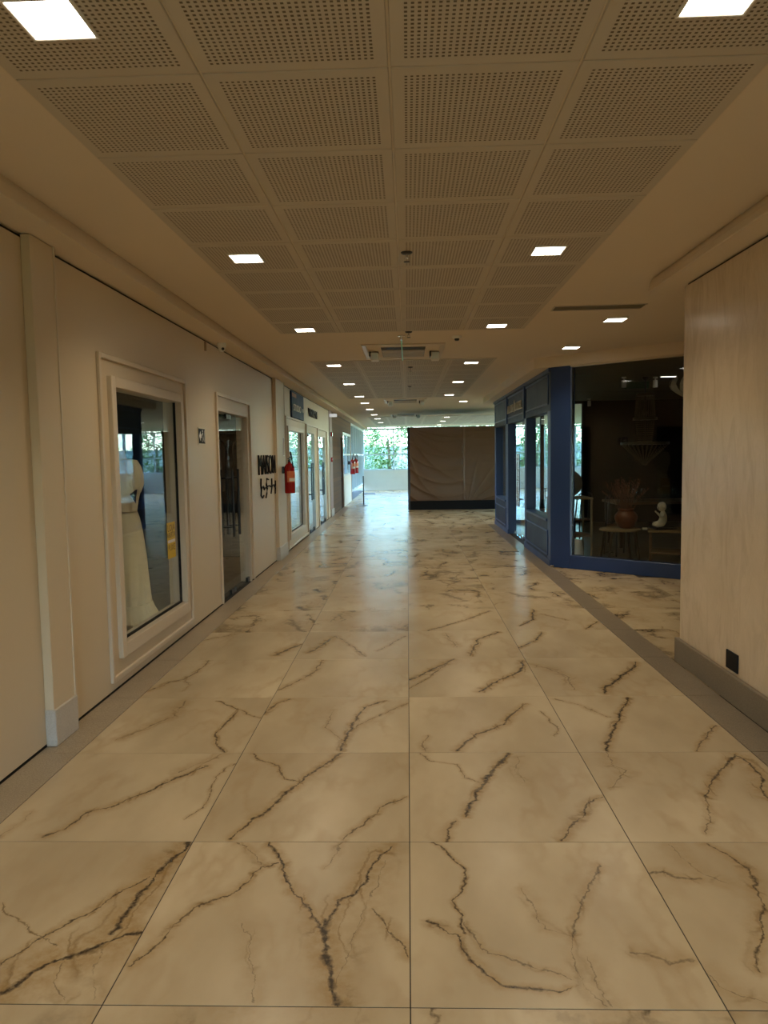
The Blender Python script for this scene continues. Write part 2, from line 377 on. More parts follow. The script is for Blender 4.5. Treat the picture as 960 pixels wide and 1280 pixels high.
VEINS={
(0,0):[(9,45,1,[(0.89,0.899),(0.886,0.824),(0.854,0.761),(0.826,0.642),(0.817,0.532),(0.802,0.407),(0.794,0.315)]),(10,70,1,[(0.899,0.319),(0.845,0.299),(0.79,0.271),(0.744,0.229),(0.692,0.188),(0.651,0.158),(0.615,0.11),(0.569,0.046)]),(4,15,0.75,[(0.807,0.649),(0.742,0.558),(0.684,0.467),(0.637,0.4),(0.609,0.33),(0.572,0.285),(0.538,0.227),(0.501,0.166)]),(2.5,4,0.55,[(0.32,0.484),(0.404,0.418),(0.496,0.346),(0.58,0.285),(0.642,0.249)]),(2.5,30,0.5,[(0.704,0.178),(0.718,0.092),(0.779,0.022)]),(1.5,30,0.35,[(0.804,0.24),(0.811,0.14),(0.863,0.023)])],
(1,0):[(4,14,0.75,[(0.384,0.747),(0.319,0.707),(0.297,0.638),(0.256,0.542),(0.191,0.498),(0.138,0.452),(0.117,0.398),(0.092,0.338),(0.067,0.262),(0.038,0.204),(0.012,0.146)]),(2.5,14,0.5,[(0.191,0.894),(0.28,0.804),(0.315,0.729)]),(6,16,0.85,[(0.324,0.894),(0.356,0.823),(0.414,0.731),(0.439,0.637),(0.468,0.563),(0.525,0.467),(0.566,0.402),(0.601,0.353)]),(12,40,1,[(0.604,0.39),(0.618,0.317),(0.628,0.215),(0.659,0.132),(0.669,0.073),(0.691,0.008)]),(6,35,0.85,[(0.831,0.868),(0.776,0.799),(0.752,0.716),(0.731,0.623),(0.701,0.543),(0.654,0.508),(0.628,0.428),(0.611,0.365)]),(1.5,45,0.45,[(0.805,0.765),(0.755,0.495),(0.71,0.318),(0.691,0.173),(0.68,0.064)]),(3.5,20,0.65,[(0.773,0.455),(0.817,0.367),(0.858,0.295),(0.896,0.218)]),(2,12,0.5,[(0.618,0.903),(0.593,0.764),(0.568,0.707)]),(2,22,0.4,[(0.322,0.375),(0.368,0.291),(0.389,0.181),(0.417,0.099),(0.438,0.01)])],
(2,0):[(4,8,0.8,[(0.098,0.89),(0.159,0.797),(0.218,0.692)]),(4,8,0.8,[(0.216,0.692),(0.205,0.603),(0.188,0.549),(0.156,0.504),(0.172,0.427),(0.18,0.322)]),(5,14,0.85,[(0.159,0.296),(0.174,0.231),(0.215,0.163),(0.269,0.099),(0.34,0.08),(0.426,0.066),(0.481,0.081)]),(6,16,0.8,[(0.059,0.385),(0.101,0.366),(0.132,0.327),(0.163,0.303)]),(3,12,0.55,[(0.186,0.386),(0.232,0.249),(0.285,0.226),(0.356,0.181),(0.442,0.144),(0.487,0.107)]),(4,15,0.65,[(0.724,0.737),(0.675,0.621),(0.617,0.529),(0.564,0.416),(0.524,0.275)]),(2,25,0.45,[(0.524,0.275),(0.509,0.171),(0.519,0.087),(0.564,0.009)]),(2,20,0.45,[(0.404,0.589),(0.435,0.456),(0.466,0.349),(0.534,0.318)]),(2,28,0.4,[(0.558,0.217),(0.556,0.087),(0.578,0.009)]),(6,22,0.45,[(0.705,0.242),(0.76,0.222),(0.809,0.188),(0.882,0.203)])],
(3,0):[(6,22,0.55,[(0.004,0.68),(0.058,0.695),(0.102,0.659),(0.187,0.649)]),(1.5,35,0.4,[(0.154,0.873),(0.168,0.77),(0.199,0.681),(0.274,0.611)]),(4.5,22,0.7,[(0.306,0.882),(0.357,0.801),(0.383,0.711),(0.357,0.585),(0.327,0.482),(0.261,0.352),(0.199,0.235),(0.161,0.157)]),(2,35,0.45,[(-0.007,0.146),(0.022,0.091),(0.07,0.057),(0.124,0.024)])],
(3,1):[(6,22,0.85,[(0.804,0.874),(0.713,0.765),(0.59,0.601),(0.492,0.44),(0.465,0.386)]),(3,14,0.6,[(0.465,0.386),(0.409,0.214),(0.336,0.067)]),(6,35,0.85,[(0.798,0.86),(0.828,0.778),(0.809,0.601),(0.754,0.484),(0.732,0.375)]),(3,35,0.5,[(0.151,0.912),(0.128,0.721),(0.182,0.676),(0.063,0.487)])],
(0,1):[(6,20,0.8,[(0.759,0.738),(0.691,0.661),(0.641,0.611),(0.546,0.447),(0.448,0.326),(0.346,0.236),(0.311,0.102),(0.242,0.031)]),(2,30,0.45,[(0.808,0.902),(0.724,0.781),(0.625,0.661)]),(3,8,0.6,[(0.888,0.764),(0.827,0.61),(0.856,0.424),(0.861,0.296),(0.808,0.197)]),(2,15,0.4,[(0.087,0.256),(0.081,0.139),(0.065,0.03)])],
(1,1):[(7,18,0.85,[(0.541,0.91),(0.464,0.761),(0.377,0.585),(0.317,0.423),(0.263,0.276),(0.195,0.14),(0.157,0.022)]),(3.5,10,0.65,[(0.054,0.901),(0.114,0.817),(0.231,0.736),(0.28,0.585),(0.359,0.561)]),(4,14,0.7,[(0.896,0.401),(0.773,0.296),(0.703,0.141),(0.621,0.01)])],
(2,1):[(9,16,0.95,[(0.531,0.89),(0.428,0.701),(0.364,0.55),(0.29,0.354),(0.236,0.212)]),(5,14,0.7,[(0.2,0.178),(0.171,0.113),(0.152,0.005)]),(3,8,0.55,[(0.049,0.903),(0.111,0.795),(0.247,0.748),(0.274,0.592),(0.361,0.529)]),(5,20,0.8,[(0.891,0.398),(0.8,0.299),(0.717,0.162),(0.619,0.006)]),(2,30,0.35,[(0.574,0.841),(0.53,0.678),(0.558,0.549)])],
(0,2):[(5,14,0.75,[(0.554,0.84),(0.721,0.674),(0.713,0.486),(0.675,0.28),(0.729,0.121),(0.793,0.014)]),(4,12,0.65,[(0.721,0.674),(0.891,0.52)]),(3,25,0.5,[(0.338,0.843),(0.342,0.564),(0.244,0.385),(0.153,0.188)])],
(1,2):[(6,20,0.8,[(0.12,0.875),(0.048,0.792),(0.003,0.595)]),(7,18,0.85,[(0.735,0.823),(0.616,0.703),(0.567,0.442),(0.547,0.208),(0.527,0.027)]),(3,12,0.55,[(0.89,0.78),(0.73,0.586),(0.562,0.338)]),(2.5,15,0.45,[(0.427,0.666),(0.406,0.374),(0.526,0.177)])],
(2,2):[(7,20,0.85,[(0.746,0.751),(0.655,0.627),(0.555,0.404),(0.384,0.258),(0.308,0.121),(0.255,0.017)]),(3.5,8,0.6,[(0.819,0.625),(0.835,0.462),(0.86,0.311),(0.815,0.226)]),(2.5,15,0.5,[(0.1,0.232),(0.076,0.096),(0.095,0.018)])],
(3,2):[(8,20,0.9,[(0.525,0.865),(0.388,0.586),(0.283,0.337),(0.186,0.141),(0.161,0.012)]),(3,14,0.55,[(0.035,0.85),(0.177,0.725),(0.29,0.522),(0.369,0.521)]),(5,15,0.75,[(0.874,0.372),(0.736,0.191),(0.623,0.008)])],
(0,3):[(5,20,0.6,[(0.223,0.907),(0.221,0.626),(0.186,0.406),(0.099,0.338),(-0.003,0.142)]),(3,12,0.5,[(0.186,0.406),(0.26,0.268),(0.248,0.138)])],
(1,3):[(6,22,0.65,[(0.229,0.884),(0.199,0.569),(0.12,0.355),(0.005,0.158)])],
(2,3):[(9,25,0.9,[(0.878,0.832),(0.824,0.56),(0.707,0.418),(0.585,0.283),(0.472,0.093)]),(8,25,0.8,[(0.353,0.886),(0.204,0.65),(0.088,0.466),(-0.003,0.363)]),(5,14,0.65,[(-0.003,0.164),(0.152,0.429),(0.302,0.805)])],
(3,3):[(9,25,0.9,[(0.814,0.771),(0.723,0.58),(0.545,0.334),(0.447,0.204),(0.386,0.048)]),(4,35,0.5,[(-0.012,0.751),(0.123,0.631),(0.229,0.409),(0.211,0.144)])],
(0,4):[(12,35,0.85,[(0.882,0.463),(0.776,0.257),(0.726,0.123)]),(4,30,0.45,[(0.001,0.621),(0.372,0.992)])],
(1,4):[(10,30,0.85,[(0.248,0.742),(0.157,0.389),(0.081,0.205)]),(5,15,0.65,[(0.248,0.742),(0.406,0.43),(0.553,0.078)]),(5,15,0.6,[(0.86,0.722),(0.759,0.469),(0.642,0.235)])],
(2,4):[(9,25,0.85,[(0.808,0.839),(0.596,0.58),(0.527,0.244),(0.476,0.068)]),(4,30,0.5,[(0.325,0.8),(0.4,0.341)])],
(3,4):[(8,20,0.8,[(0.291,0.825),(0.171,0.515),(-0.016,0.28)])],
(2,5):[(8,20,0.8,[(0.827,0.817),(0.491,0.363),(0.139,-0.038),(0.004,-0.301)])],
(3,5):[(8,20,0.85,[(0.374,0.869),(0.279,0.399),(0.128,0.16)]),(5,20,0.6,[(0.411,0.657),(0.617,0.386)]),(8,20,0.7,[(0.881,0.313),(0.699,0.023)])],
}
# ------------------------------------------------------------------ floor
TX0, TY0, TW = -0.0134, 1.9759, 0.9
XL, XR, ZC = -2.03, 2.03, 2.9
fl = struct(box('floor', M['gap'], -6.2, 9.3, -4.0, 33.9, -.12, -.0015), 'veined cream marble floor of the corridor', 'floor')
tile_me = MB().box(.0018, TW - .0018, .0018, TW - .0018, -.02, 0, .0007).mesh('floor_tile'); tile_me.materials.append(M['marble'])
for r in range(-5, 23):
    for c in range(4):
        mt = marble('veined_marble_%d_%d' % (c, r), VEINS[c, r]) if (c, r) in VEINS else None
        inst('floor_tile', tile_me, fl, (TX0 + (c - 2) * TW, TY0 + r * TW, 0), mat=mt)
for c in range(5):
    for r in range(3, 9):
        cx, cy = 2.0 + c * TW, TY0 + r * TW
        if (cx + .2 - 1.98) * .641 + (cy + .2 - 10.14) * .768 > 0: continue
        inst('floor_tile', tile_me, fl, (cx, cy, 0))
bl = MB().box(.0018, .2155, .0018, TW - .0018, -.02, .001, .0007).mesh('border_tile'); bl.materials.append(M['granite'])
br = MB().box(.0018, .2125, .0018, TW - .0018, -.02, .001, .0007).mesh('border_tile'); br.materials.append(M['granite_d'])
for r in range(-5, 23): inst('border_tile', bl, fl, (-2.03, TY0 + r * TW, 0))
for r in range(-5, 16): inst('border_tile', br, fl, (1.7866, TY0 + r * TW, 0))
far = TY0 + 23 * TW
pv = MB().box(-2.03, 9.2, far, 33.8, -.02, 0).box(1.79, 9.2, 16.4, far - .002, -.02, 0).obj('marble_paving', M['marble_far'], fl); pv['kind'] = 'stuff'

# ------------------------------------------------------------------ ceiling
ce = struct(box('ceiling', M['ceil'], -6.3, 9.3, -4.0, 33.9, ZC, ZC + .12), 'plastered corridor ceiling with perforated panels', 'ceiling')
pw, ph = .644, .6545
pan_me = MB().box(-pw / 2 + .004, pw / 2 - .004, -ph / 2 + .004, ph / 2 - .004, -.009, .004, .003).mesh('ceiling_panel'); pan_me.materials.append(M['perf'])
far_me = pan_me
def field(x0, nx, ytop, ny):
    x1, y0 = x0 + nx * pw, ytop - ny * ph
    for i in range(nx):
        for j in range(ny):
            inst('ceiling_panel', pan_me, ce, (x0 + (i + .5) * pw, ytop - (j + .5) * ph, ZC))
    # thin aluminium carrier lines between panels
    m = MB()
    for i in range(nx + 1): m.box(x0 + i * pw - .003, x0 + i * pw + .003, y0, ytop, ZC - .004, ZC + .003)
    for j in range(ny + 1): m.box(x0, x1, y0 + j * ph - .003, y0 + j * ph + .003, ZC - .0045, ZC + .003)
    m.obj('ceiling_track', M['trim'], ce)
field(-1.331, 4, 7.795, 15); field(-1.331, 4, 16.65, 10); field(-1.331, 8, 31.1, 10)

def extr_y(name, mat, prof, y0, y1, parent=None):
    m = MB(); n = len(prof)
    m.v = [(x, y0, z) for x, z in prof] + [(x, y1, z) for x, z in prof]
    m.f = [tuple(range(n)), tuple(range(n, 2 * n))[::-1]] + [(i, i + n, (i + 1) % n + n, (i + 1) % n) for i in range(n)]
    return m.obj(name, mat, parent)
cove = [(XL - .12, 2.79), (-1.812, 2.79), (-1.810, 2.80), (-1.815, 2.83), (-1.824, 2.86), (-1.836, 2.885), (-1.842, 2.899), (XL - .12, 2.899)]
struct(extr_y('trim_1', M['ceil'], cove, -4, 33.8), 'plaster cove soffit along the left wall', 'soffit')
prof = [(1.85, 2.79), (1.848, 2.80), (1.855, 2.84), (1.868, 2.875), (1.885, 2.899), (6.3, 2.899), (6.3, 2.79)]
struct(extr_y('trim_2', M['ceil'], prof, -4, 5.70), 'plaster soffit over the stucco column', 'soffit')
sp = MB().prism([(1.77, 17.0), (1.77, 10.26), (6.3, 6.48), (6.3, 17.0)], 2.755, 2.899)
struct(sp.obj('trim_3', M['ceil']), 'plaster soffit over the navy shopfront', 'soffit')
struct(box('trim_4', M['ceil'], 1.86, 9.2, 17.0, 17.3, 2.82, 2.899), 'shallow ceiling beam past the navy shop', 'beam')

# ------------------------------------------------------------------ left wall with its openings
OPEN = [(4.985, 6.42, .30, 2.10), (7.80, 9.20, 0, 2.10), (12.30, 14.02, .28, 2.06), (14.72, 15.85, 0, 2.08), (16.62, 17.95, 0, 2.06)]
def wall_x(name, mat, x0, x1, y0, y1, z0, z1, opens):
    m = MB(); y = y0
    for a, b, c, d in opens:
        m.box(x0, x1, y, a - .025, z0, z1); m.box(x0, x1, a - .025, b + .025, d + .025, z1)
        if c > z0 + .03: m.box(x0, x1, a - .025, b + .025, z0, c - .025)
        y = b + .025
    m.box(x0, x1, y, y1, z0, z1)
    return m.obj(name, mat)
wl = struct(wall_x('wall_left', M['wall'], XL - .14, XL, -4.0, 18.88, .016, 2.768, OPEN), 'beige painted corridor wall on the left', 'wall')
m = MB()
y = -4.0
for a, b, c, d in OPEN + [(18.88, 18.88, 0, 0)]:
    if c < .1: m.box(XL - .13, XL - .02, y, a, 0, .016); y = b
m.obj('shadow_gap', M['gap'], wl)
box('shadow_gap', M['gap'], XL - .13, XL - .02, -4, 18.88, 2.768, 2.79, wl)
def frame_x(name, mat, parent, x0, x1, y0, y1, z0, z1, w, bottom=True, ch=.004, wb=None):
    m = MB(); m.box(x0, x1, y0, y0 + w, z0, z1, ch).box(x0, x1, y1 - w, y1, z0, z1, ch)
    m.box(x0, x1, y0 + w, y1 - w, z1 - w, z1, ch)
    if bottom: m.box(x0, x1, y0 + w, y1 - w, z0, z0 + (wb or w), ch)
    return m.obj(name, mat, parent)
def pilaster(y0, y1, lab):
    p = empty('pilaster', (0, 0, 0)); struct(p, lab, 'pilaster')
    box('shaft', M['wall'], XL, XL + .052, y0, y1, .20, 2.785, p, .003)
    box('stone_base', M['stone'], XL, XL + .062, y0 - .005, y1 + .005, .002, .21, p, .004)
    box('edge_bead', M['trim'], XL + .05, XL + .058, y1 - .012, y1 + .004, .21, 2.785, p)
    return p
pilaster(3.87, 4.13, 'shallow beige pilaster on a pale stone base, nearest the camera on the left wall')
pilaster(11.02, 11.75, 'shallow beige pilaster behind the fire extinguisher')
# window_1
def shop_window(n, a, b, z0, z1, ob, lab, gm='glass'):
    w = empty('window_%d' % n); struct(w, lab, 'window')
    frame_x('outer_bead', M['trim'], w, XL, XL + .024, ob[0], ob[1], ob[2], ob[3], .034)
    frame_x('frame', M['trim'], w, XL - .10, XL + .034, a - .075, b + .075, z0 - .095, z1 + .06, .075, wb=.095)
    frame_x('gasket', M['blackplas'], w, XL - .04, XL - .02, a, b, z0, z1, .014, ch=0)
    box('pane', M[gm], XL - .034, XL - .026, a + .012, b - .012, z0 + .012, z1 - .012, w)
    return w
shop_window(1, 4.985, 6.42, .30, 2.10, (4.75, 6.63, .075, 2.30), 'tall beige framed display window with the ivory gown behind it')
shop_window(2, 12.30, 14.02, .28, 2.06, (12.08, 14.56, .04, 2.28), 'tall beige framed display window beside the fire extinguisher', 'glass_bright')
def glass_door(n, a, b, z1, ob, lab, gm='glass'):
    d = empty('door_%d' % n); struct(d, lab, 'door')
    frame_x('outer_bead', M['trim'], d, XL, XL + .024, ob[0], ob[1], .016, ob[2], .036, bottom=False)
    m = MB().box(XL - .14, XL + .004, a - .03, a, .001, z1 + .03, .003).box(XL - .14, XL + .004, b, b + .03, .001, z1 + .03, .003).box(XL - .14, XL + .004, a, b, z1, z1 + .03, .003)
    m.obj('frame', M['trim'], d)
    c = a + (b - a) * .40
    for k, (p, q) in enumerate(((a + .004, c - .003), (c + .003, b - .004))):
        leaf = box('door_leaf', M[gm], XL - .042, XL - .032, p, q, .012, z1 - .006, d)
        e = q if k == 0 else p; s = -1 if k == 0 else 1
        m = MB()
        for xx in (XL - .105, XL + .032):
            m.tube([(xx, e + s * .13, .69), (xx, e + s * .13, 1.46)], .016, 8)
        for zz in (.80, 1.36): m.tube([(XL - .105, e + s * .13, zz), (XL + .032, e + s * .13, zz)], .009, 6)
        m.obj('handle', M['black'], leaf)
        for zz in (.012, z1 - .065): box('patch_fitting', M['black'], XL - .052, XL - .022, (e - .0 if s > 0 else e - .11), (e + .11 if s > 0 else e), zz, zz + .055, leaf, .003)
        o = p if k == 0 else q
        box('patch_fitting', M['black'], XL - .052, XL - .022, (o if k == 0 else o - .11), (o + .11 if k == 0 else o), .012, .067, leaf, .003)
    return d
glass_door(1, 7.80, 9.20, 2.10, (7.69, 9.34, 2.29), 'double glass door with black ladder handles left of the MAISON lettering')
glass_door(2, 14.72, 15.85, 2.08, (14.57, 16.40, 2.26), 'double glass door just past the white draped window', 'glass_bright')
glass_door(3, 16.62, 17.95, 2.06, (16.41, 18.25, 2.24), 'glass door at the far end of the beige wall', 'glass_bright')
# rooms behind the left wall
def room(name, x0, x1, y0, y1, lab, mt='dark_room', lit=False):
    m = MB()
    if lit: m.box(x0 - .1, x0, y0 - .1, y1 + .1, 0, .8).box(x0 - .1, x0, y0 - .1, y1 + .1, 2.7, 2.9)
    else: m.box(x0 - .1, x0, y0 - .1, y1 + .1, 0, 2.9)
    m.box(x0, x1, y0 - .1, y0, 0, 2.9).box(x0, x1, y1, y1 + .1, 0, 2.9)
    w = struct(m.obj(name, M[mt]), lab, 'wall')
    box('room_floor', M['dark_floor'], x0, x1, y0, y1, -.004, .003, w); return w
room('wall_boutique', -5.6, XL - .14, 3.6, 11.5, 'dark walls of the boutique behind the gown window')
room('wall_workroom', -5.6, XL - .14, 11.8, 18.7, 'pale daylit walls of the room behind the draped window', 'white', True)
# far left: service niche, brick wall, windows
struct(MB().box(-2.3, XL + .01, 18.95, 19.6, 0, 2.79).obj('wall_niche', paint('pinkish_paint', (.36, .24, .20), .5)), 'pinkish pier at the end of the beige wall', 'wall')
pst = struct(box('pier_base', M['stone'], -2.3, XL + .03, 18.94, 19.62, .001, .2), 'pale stone base of the pinkish pier', 'base')
brick = NB('brown_brickwork'); v = brick.coord()
bt = brick.N.new('ShaderNodeTexBrick'); brick.L.new(brick.mapping(v, (1, 1, 1), (PI / 2, 0, PI / 2)), bt.inputs[0])
bt.inputs['Color1'].default_value = (.20, .11, .05, 1); bt.inputs['Color2'].default_value = (.14, .08, .04, 1); bt.inputs['Mortar'].default_value = (.10, .075, .05, 1)
bt.inputs['Scale'].default_value = 4; bt.inputs['Mortar Size'].default_value = .02
M['brick'] = brick.set(bt.outputs[0], .8)
struct(wall_x('wall_brick', M['brick'], -2.2, XL, 19.62, 26.3, 0, 2.79, [(22.1, 22.75, 0, 2.15), (23.0, 25.9, .95, 2.36)]), 'brown brick wall past the beige shop wall', 'wall')
d4 = struct(empty('door_4'), 'dark brown door in the brick wall', 'door')
box('door_leaf', M['darkwood'], -2.15, -2.09, 22.1, 22.75, 0, 2.15, d4)
box('handle', M['chrome'], -2.09, -2.06, 22.62, 22.66, .95, 1.1, d4, .004)
# ------------------------------------------------------------------ window walls of the far hall
def window_wall(n, axis, c, a, b, step, z0, z1, lab, parapet=True):
    w = struct(empty('window_%d' % n), lab, 'window'); k = max(1, round((b - a) / step)); st = (b - a) / k
    def bx(nm, mt, u0, u1, d0, d1, za, zb):
        if axis == 'y': return box(nm, mt, u0, u1, c + d0, c + d1, za, zb, w)
        return box(nm, mt, c + d0, c + d1, u0, u1, za, zb, w)
    for i in range(k + 1): bx('mullion', M['frame_w'], a + i * st - .03, a + i * st + .03, -.05, .05, z0, z1)
    bx('sill_rail', M['frame_w'], a, b, -.05, .05, z0, z0 + .06); bx('head_rail', M['frame_w'], a, b, -.05, .05, z1 - .08, z1)
    bx('transom', M['frame_w'], a, b, -.04, .04, 1.62, 1.68)
    for i in range(k):
        bx('pane', M['glass_out'], a + i * st + .03, a + (i + 1) * st - .03, -.004, .004, z0 + .06, z1 - .08)
    if z0 > .3: bx('parapet', M['white'], a, b, -.06, .06, 0, z0)
    return w
window_wall(3, 'y', 33.7, XL, 9.1, 1.4, .92, 2.86, 'white framed window band across the far end of the hall')
window_wall(4, 'x', 9.1, 17.3, 33.6, 1.63, .92, 2.86, 'white framed window band on the right of the far hall')
window_wall(5, 'x', XL - .05, 23.0, 25.9, 1.45, .95, 2.36, 'bright window in the brick wall')
window_wall(6, 'x', XL - .05, 26.3, 33.6, 1.22, .30, 2.79, 'tall white framed windows beyond the brick wall')
window_wall(8, 'x', -5.65, 11.8, 18.7, 1.38, .8, 2.7, 'window band in the back wall of the daylit room', False)
struct(box('wall_far', M['wall'], 6.3, 9.2, 16.9, 17.1, 0, 2.9), 'wall behind the navy shop', 'wall')

# ------------------------------------------------------------------ right: stucco column block
wr = struct(box('wall_right', M['stucco'], XR, 6.3, -4.0, 5.45, .0, 2.772), 'polished stucco column wall on the right', 'wall')
box('shadow_gap', M['gap'], XR + .015, 6.3, -4, 5.43, 2.772, 2.79, wr)
m = MB().box(2.001, XR, -4, 5.478, .001, .182, .004).box(XR, 6.2, 5.45, 5.478, .001, .182, .004)
struct(m.obj('baseboard_right', M['skirt']), 'brown stone baseboard of the stucco column', 'baseboard')
ot = tag(box('socket_plate', M['blackplas'], XR - .009, XR + .001, 4.475, 4.64, .20, .318, None, .003), 'black socket plate low on the stucco column', 'socket')
struct(MB().box(6.2, 6.3, 5.45, 6.7, 0, 2.9).obj('wall_side', M['wall']), 'end wall of the side hall', 'wall')

struct(MB().box(-2.2, -1.1, -4.15, -4.0, 0, 2.9).box(1.1, 2.1, -4.15, -4.0, 0, 2.9).box(-1.1, 1.1, -4.15, -4.0, 2.1, 2.9).obj('wall_back_unseen', M['wall']), 'unseen wall with a wide doorway, added behind the camera', 'wall')  # unseen wall, added to cut down the daylight from behind
# ------------------------------------------------------------------ navy shopfront
sf = struct(empty('shopfront'), 'navy blue panelled shopfront with gold lettering on the right', 'shopfront')
X0, X1 = 1.98, 2.12
B, BD = M['blue'], M['blueshade']
for y0, y1 in ((10.16, 10.38), (12.22, 12.40), (14.42, 14.78), (16.40, 16.60)): box('pilaster', B, X0, X1 + .02, y0, y1, .002, 2.17, sf, .004)
box('fascia', BD, X0, X1, 10.16, 16.60, 2.17, 2.755, sf)
def moulding(y0, y1, z0, z1):
    frame_x('panel_moulding', B, sf, X0 - .014, X0, y0, y1, z0, z1, .03, ch=.006)
for y0, y1 in ((10.30, 12.24), (12.46, 14.40), (14.60, 16.48)): moulding(y0, y1, 2.26, 2.68)
for yy in (12.35, 14.50): box('divider', B, X0 - .03, X0, yy - .035, yy + .035, 2.17, 2.755, sf, .004)
box('cornice', B, X0 - .03, X0, 10.16, 16.6, 2.70, 2.755, sf, .008)
for y0, y1 in ((10.38, 12.22), (14.78, 16.40)):
    box('dado', BD, X0, X1, y0, y1, .002, .62, sf); moulding(y0 - .05, y1 + .05, .13, .50)
    box('window_sill', B, X0 - .02, X1 + .02, y0, y1, .62, .655, sf, .004)
    box('pane', M['glass'], X1 - .02, X1 - .012, y0, y1, .655, 2.17, sf)
box('plinth', B, X0 - .012, X0, 10.16, 12.4, .002, .09, sf, .003); box('plinth', B, X0 - .012, X0, 14.42, 16.6, .002, .09, sf, .003)
for k, (p, q) in enumerate(((12.404, 13.405), (13.411, 14.416))):
    leaf = box('door_leaf', M['glass'], X1 - .02, X1 - .01, p, q, .012, 2.165, sf)
    e = q if k == 0 else p; s = -1 if k == 0 else 1
    mm = MB().tube([(X0 + .04, e + s * .10, .62), (X0 + .04, e + s * .10, 1.58)], .017, 10)
    for zz in (.75, 1.45): mm.tube([(X0 + .04, e + s * .10, zz), (X1 - .015, e + s * .10, zz)], .010, 6)
    mm.obj('handle', M['chrome'], leaf)
    for zz in (.012, 2.10): box('patch_fitting', M['chrome'], X1 - .035, X1 + .005, e - .12 if s < 0 else e, e if s < 0 else e + .12, zz, zz + .06, leaf, .003)
    o = p if k == 0 else q
    box('patch_fitting', M['chrome'], X1 - .035, X1 + .005, o if s < 0 else o - .12, o + .12 if s < 0 else o, .012, .075, leaf, .003)
RZ = math.atan2(-.641, .768)
sa = struct(empty('shopfront', (1.98, 10.14, 0), RZ), 'angled navy framed display window of the furniture shop', 'shopfront')
box('corner_post', B, 0, .29, 0, .14, .002, 2.755, sa, .004)
box('bottom_rail', B, .29, 5.6, 0, .12, .002, .185, sa, .004)
box('top_rail', M['trim'], .29, 5.6, .0, .10, 2.735, 2.755, sa)
box('pane', M['glass_shop'], .29, 5.6, .05, .06, .185, 2.735, sa)
box('glazing_bead', M['chrome'], .29, .302, .03, .08, .185, 2.735, sa)
cb = tag(MB().box(-.03, .02, -.02, .03, .0015, .03, .004).obj('door_stop', M['chrome'], None, (2.0, 10.12, 0)), 'small chrome floor stop at the foot of the navy corner post', 'door stop')
# shop interior
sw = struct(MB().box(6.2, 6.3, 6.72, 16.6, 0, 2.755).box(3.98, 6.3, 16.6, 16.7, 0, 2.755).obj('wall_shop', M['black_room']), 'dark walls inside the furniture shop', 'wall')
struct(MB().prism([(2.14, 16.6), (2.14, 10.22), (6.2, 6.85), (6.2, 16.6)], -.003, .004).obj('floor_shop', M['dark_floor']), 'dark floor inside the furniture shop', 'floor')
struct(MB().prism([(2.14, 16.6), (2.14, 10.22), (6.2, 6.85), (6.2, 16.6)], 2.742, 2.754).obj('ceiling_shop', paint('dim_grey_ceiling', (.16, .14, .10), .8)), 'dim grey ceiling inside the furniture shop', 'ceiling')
w7 = struct(empty('window_7'), 'glazed back wall of the furniture shop', 'window')
for a, b in ((2.13, 3.05), (3.05, 3.98)):
    frame_x_dummy = MB().box(a, a + .04, 16.6, 16.68, 0, 2.755).box(b - .04, b, 16.6, 16.68, 0, 2.755).box(a, b, 16.6, 16.68, 2.68, 2.755).box(a, b, 16.6, 16.68, 0, .08).obj('frame', M['black'], w7)
    box('pane', M['glass_out'], a + .04, b - .04, 16.635, 16.643, .08, 2.68, w7)
# ------------------------------------------------------------------ ceiling fixtures
ORD = ['first', 'second', 'third', 'fourth', 'fifth', 'sixth', 'seventh', 'eighth', 'ninth', 'tenth', 'eleventh', 'twelfth', 'thirteenth']
def lamp_data():
    l = bpy.data.lights.new('lamp', 'AREA'); l.shape = 'SQUARE'; l.size = .17; l.energy = LAMP_W; l.color = LAMP_COL; l.spread = math.radians(128)
    return l
LD = lamp_data()
fr_me = MB(); s_ = .103
for a in ((-s_, s_, -s_, -s_ + .010), (-s_, s_, s_ - .010, s_), (-s_, -s_ + .010, -s_ + .010, s_ - .010), (s_ - .010, s_, -s_ + .010, s_ - .010)): fr_me.box(a[0], a[1], a[2], a[3], -.018, 0, .002)
fr_me = fr_me.mesh('lamp_frame'); fr_me.materials.append(M['white'])
df_me = MB().box(-s_ + .010, s_ - .010, -s_ + .010, s_ - .010, -.014, 0).mesh('diffuser'); df_me.materials.append(M['diffuser'])
def downlight(x, y, lab, grp, z=ZC):
    t = empty('ceiling_light', (x, y, z)); tag(t, lab, 'ceiling light', grp)
    inst('lamp_frame', fr_me, t, (0, 0, 0)); inst('diffuser', df_me, t, (0, 0, 0))
    l = bpy.data.objects.new('light_source', LD); C.objects.link(l); l.parent = t; l.location = (0, 0, -.022)
    return t
LY = [-3.1, -.4, 2.22, 4.83, 7.55, 10.5, 13.2, 16.0, 18.0, 20.4, 23.1, 25.6, 28.6]
for i, y in enumerate(LY):
    o = i - 2
    downlight(-1.035, y, ('lit square ceiling light in the left row, %s in view from the camera' % ORD[o]) if o >= 0 else 'lit square ceiling light of the left row behind the camera', 'square ceiling lights in the left row')
RY = [-3.1, -.4, 2.22, 4.83, 7.55, 10.5, 13.2, 16.0]
for i, y in enumerate(RY):
    o = i - 2
    downlight(.925, y, ('lit square ceiling light in the right row, %s in view from the camera' % ORD[o]) if o >= 0 else 'lit square ceiling light of the right row behind the camera', 'square ceiling lights in the right row')
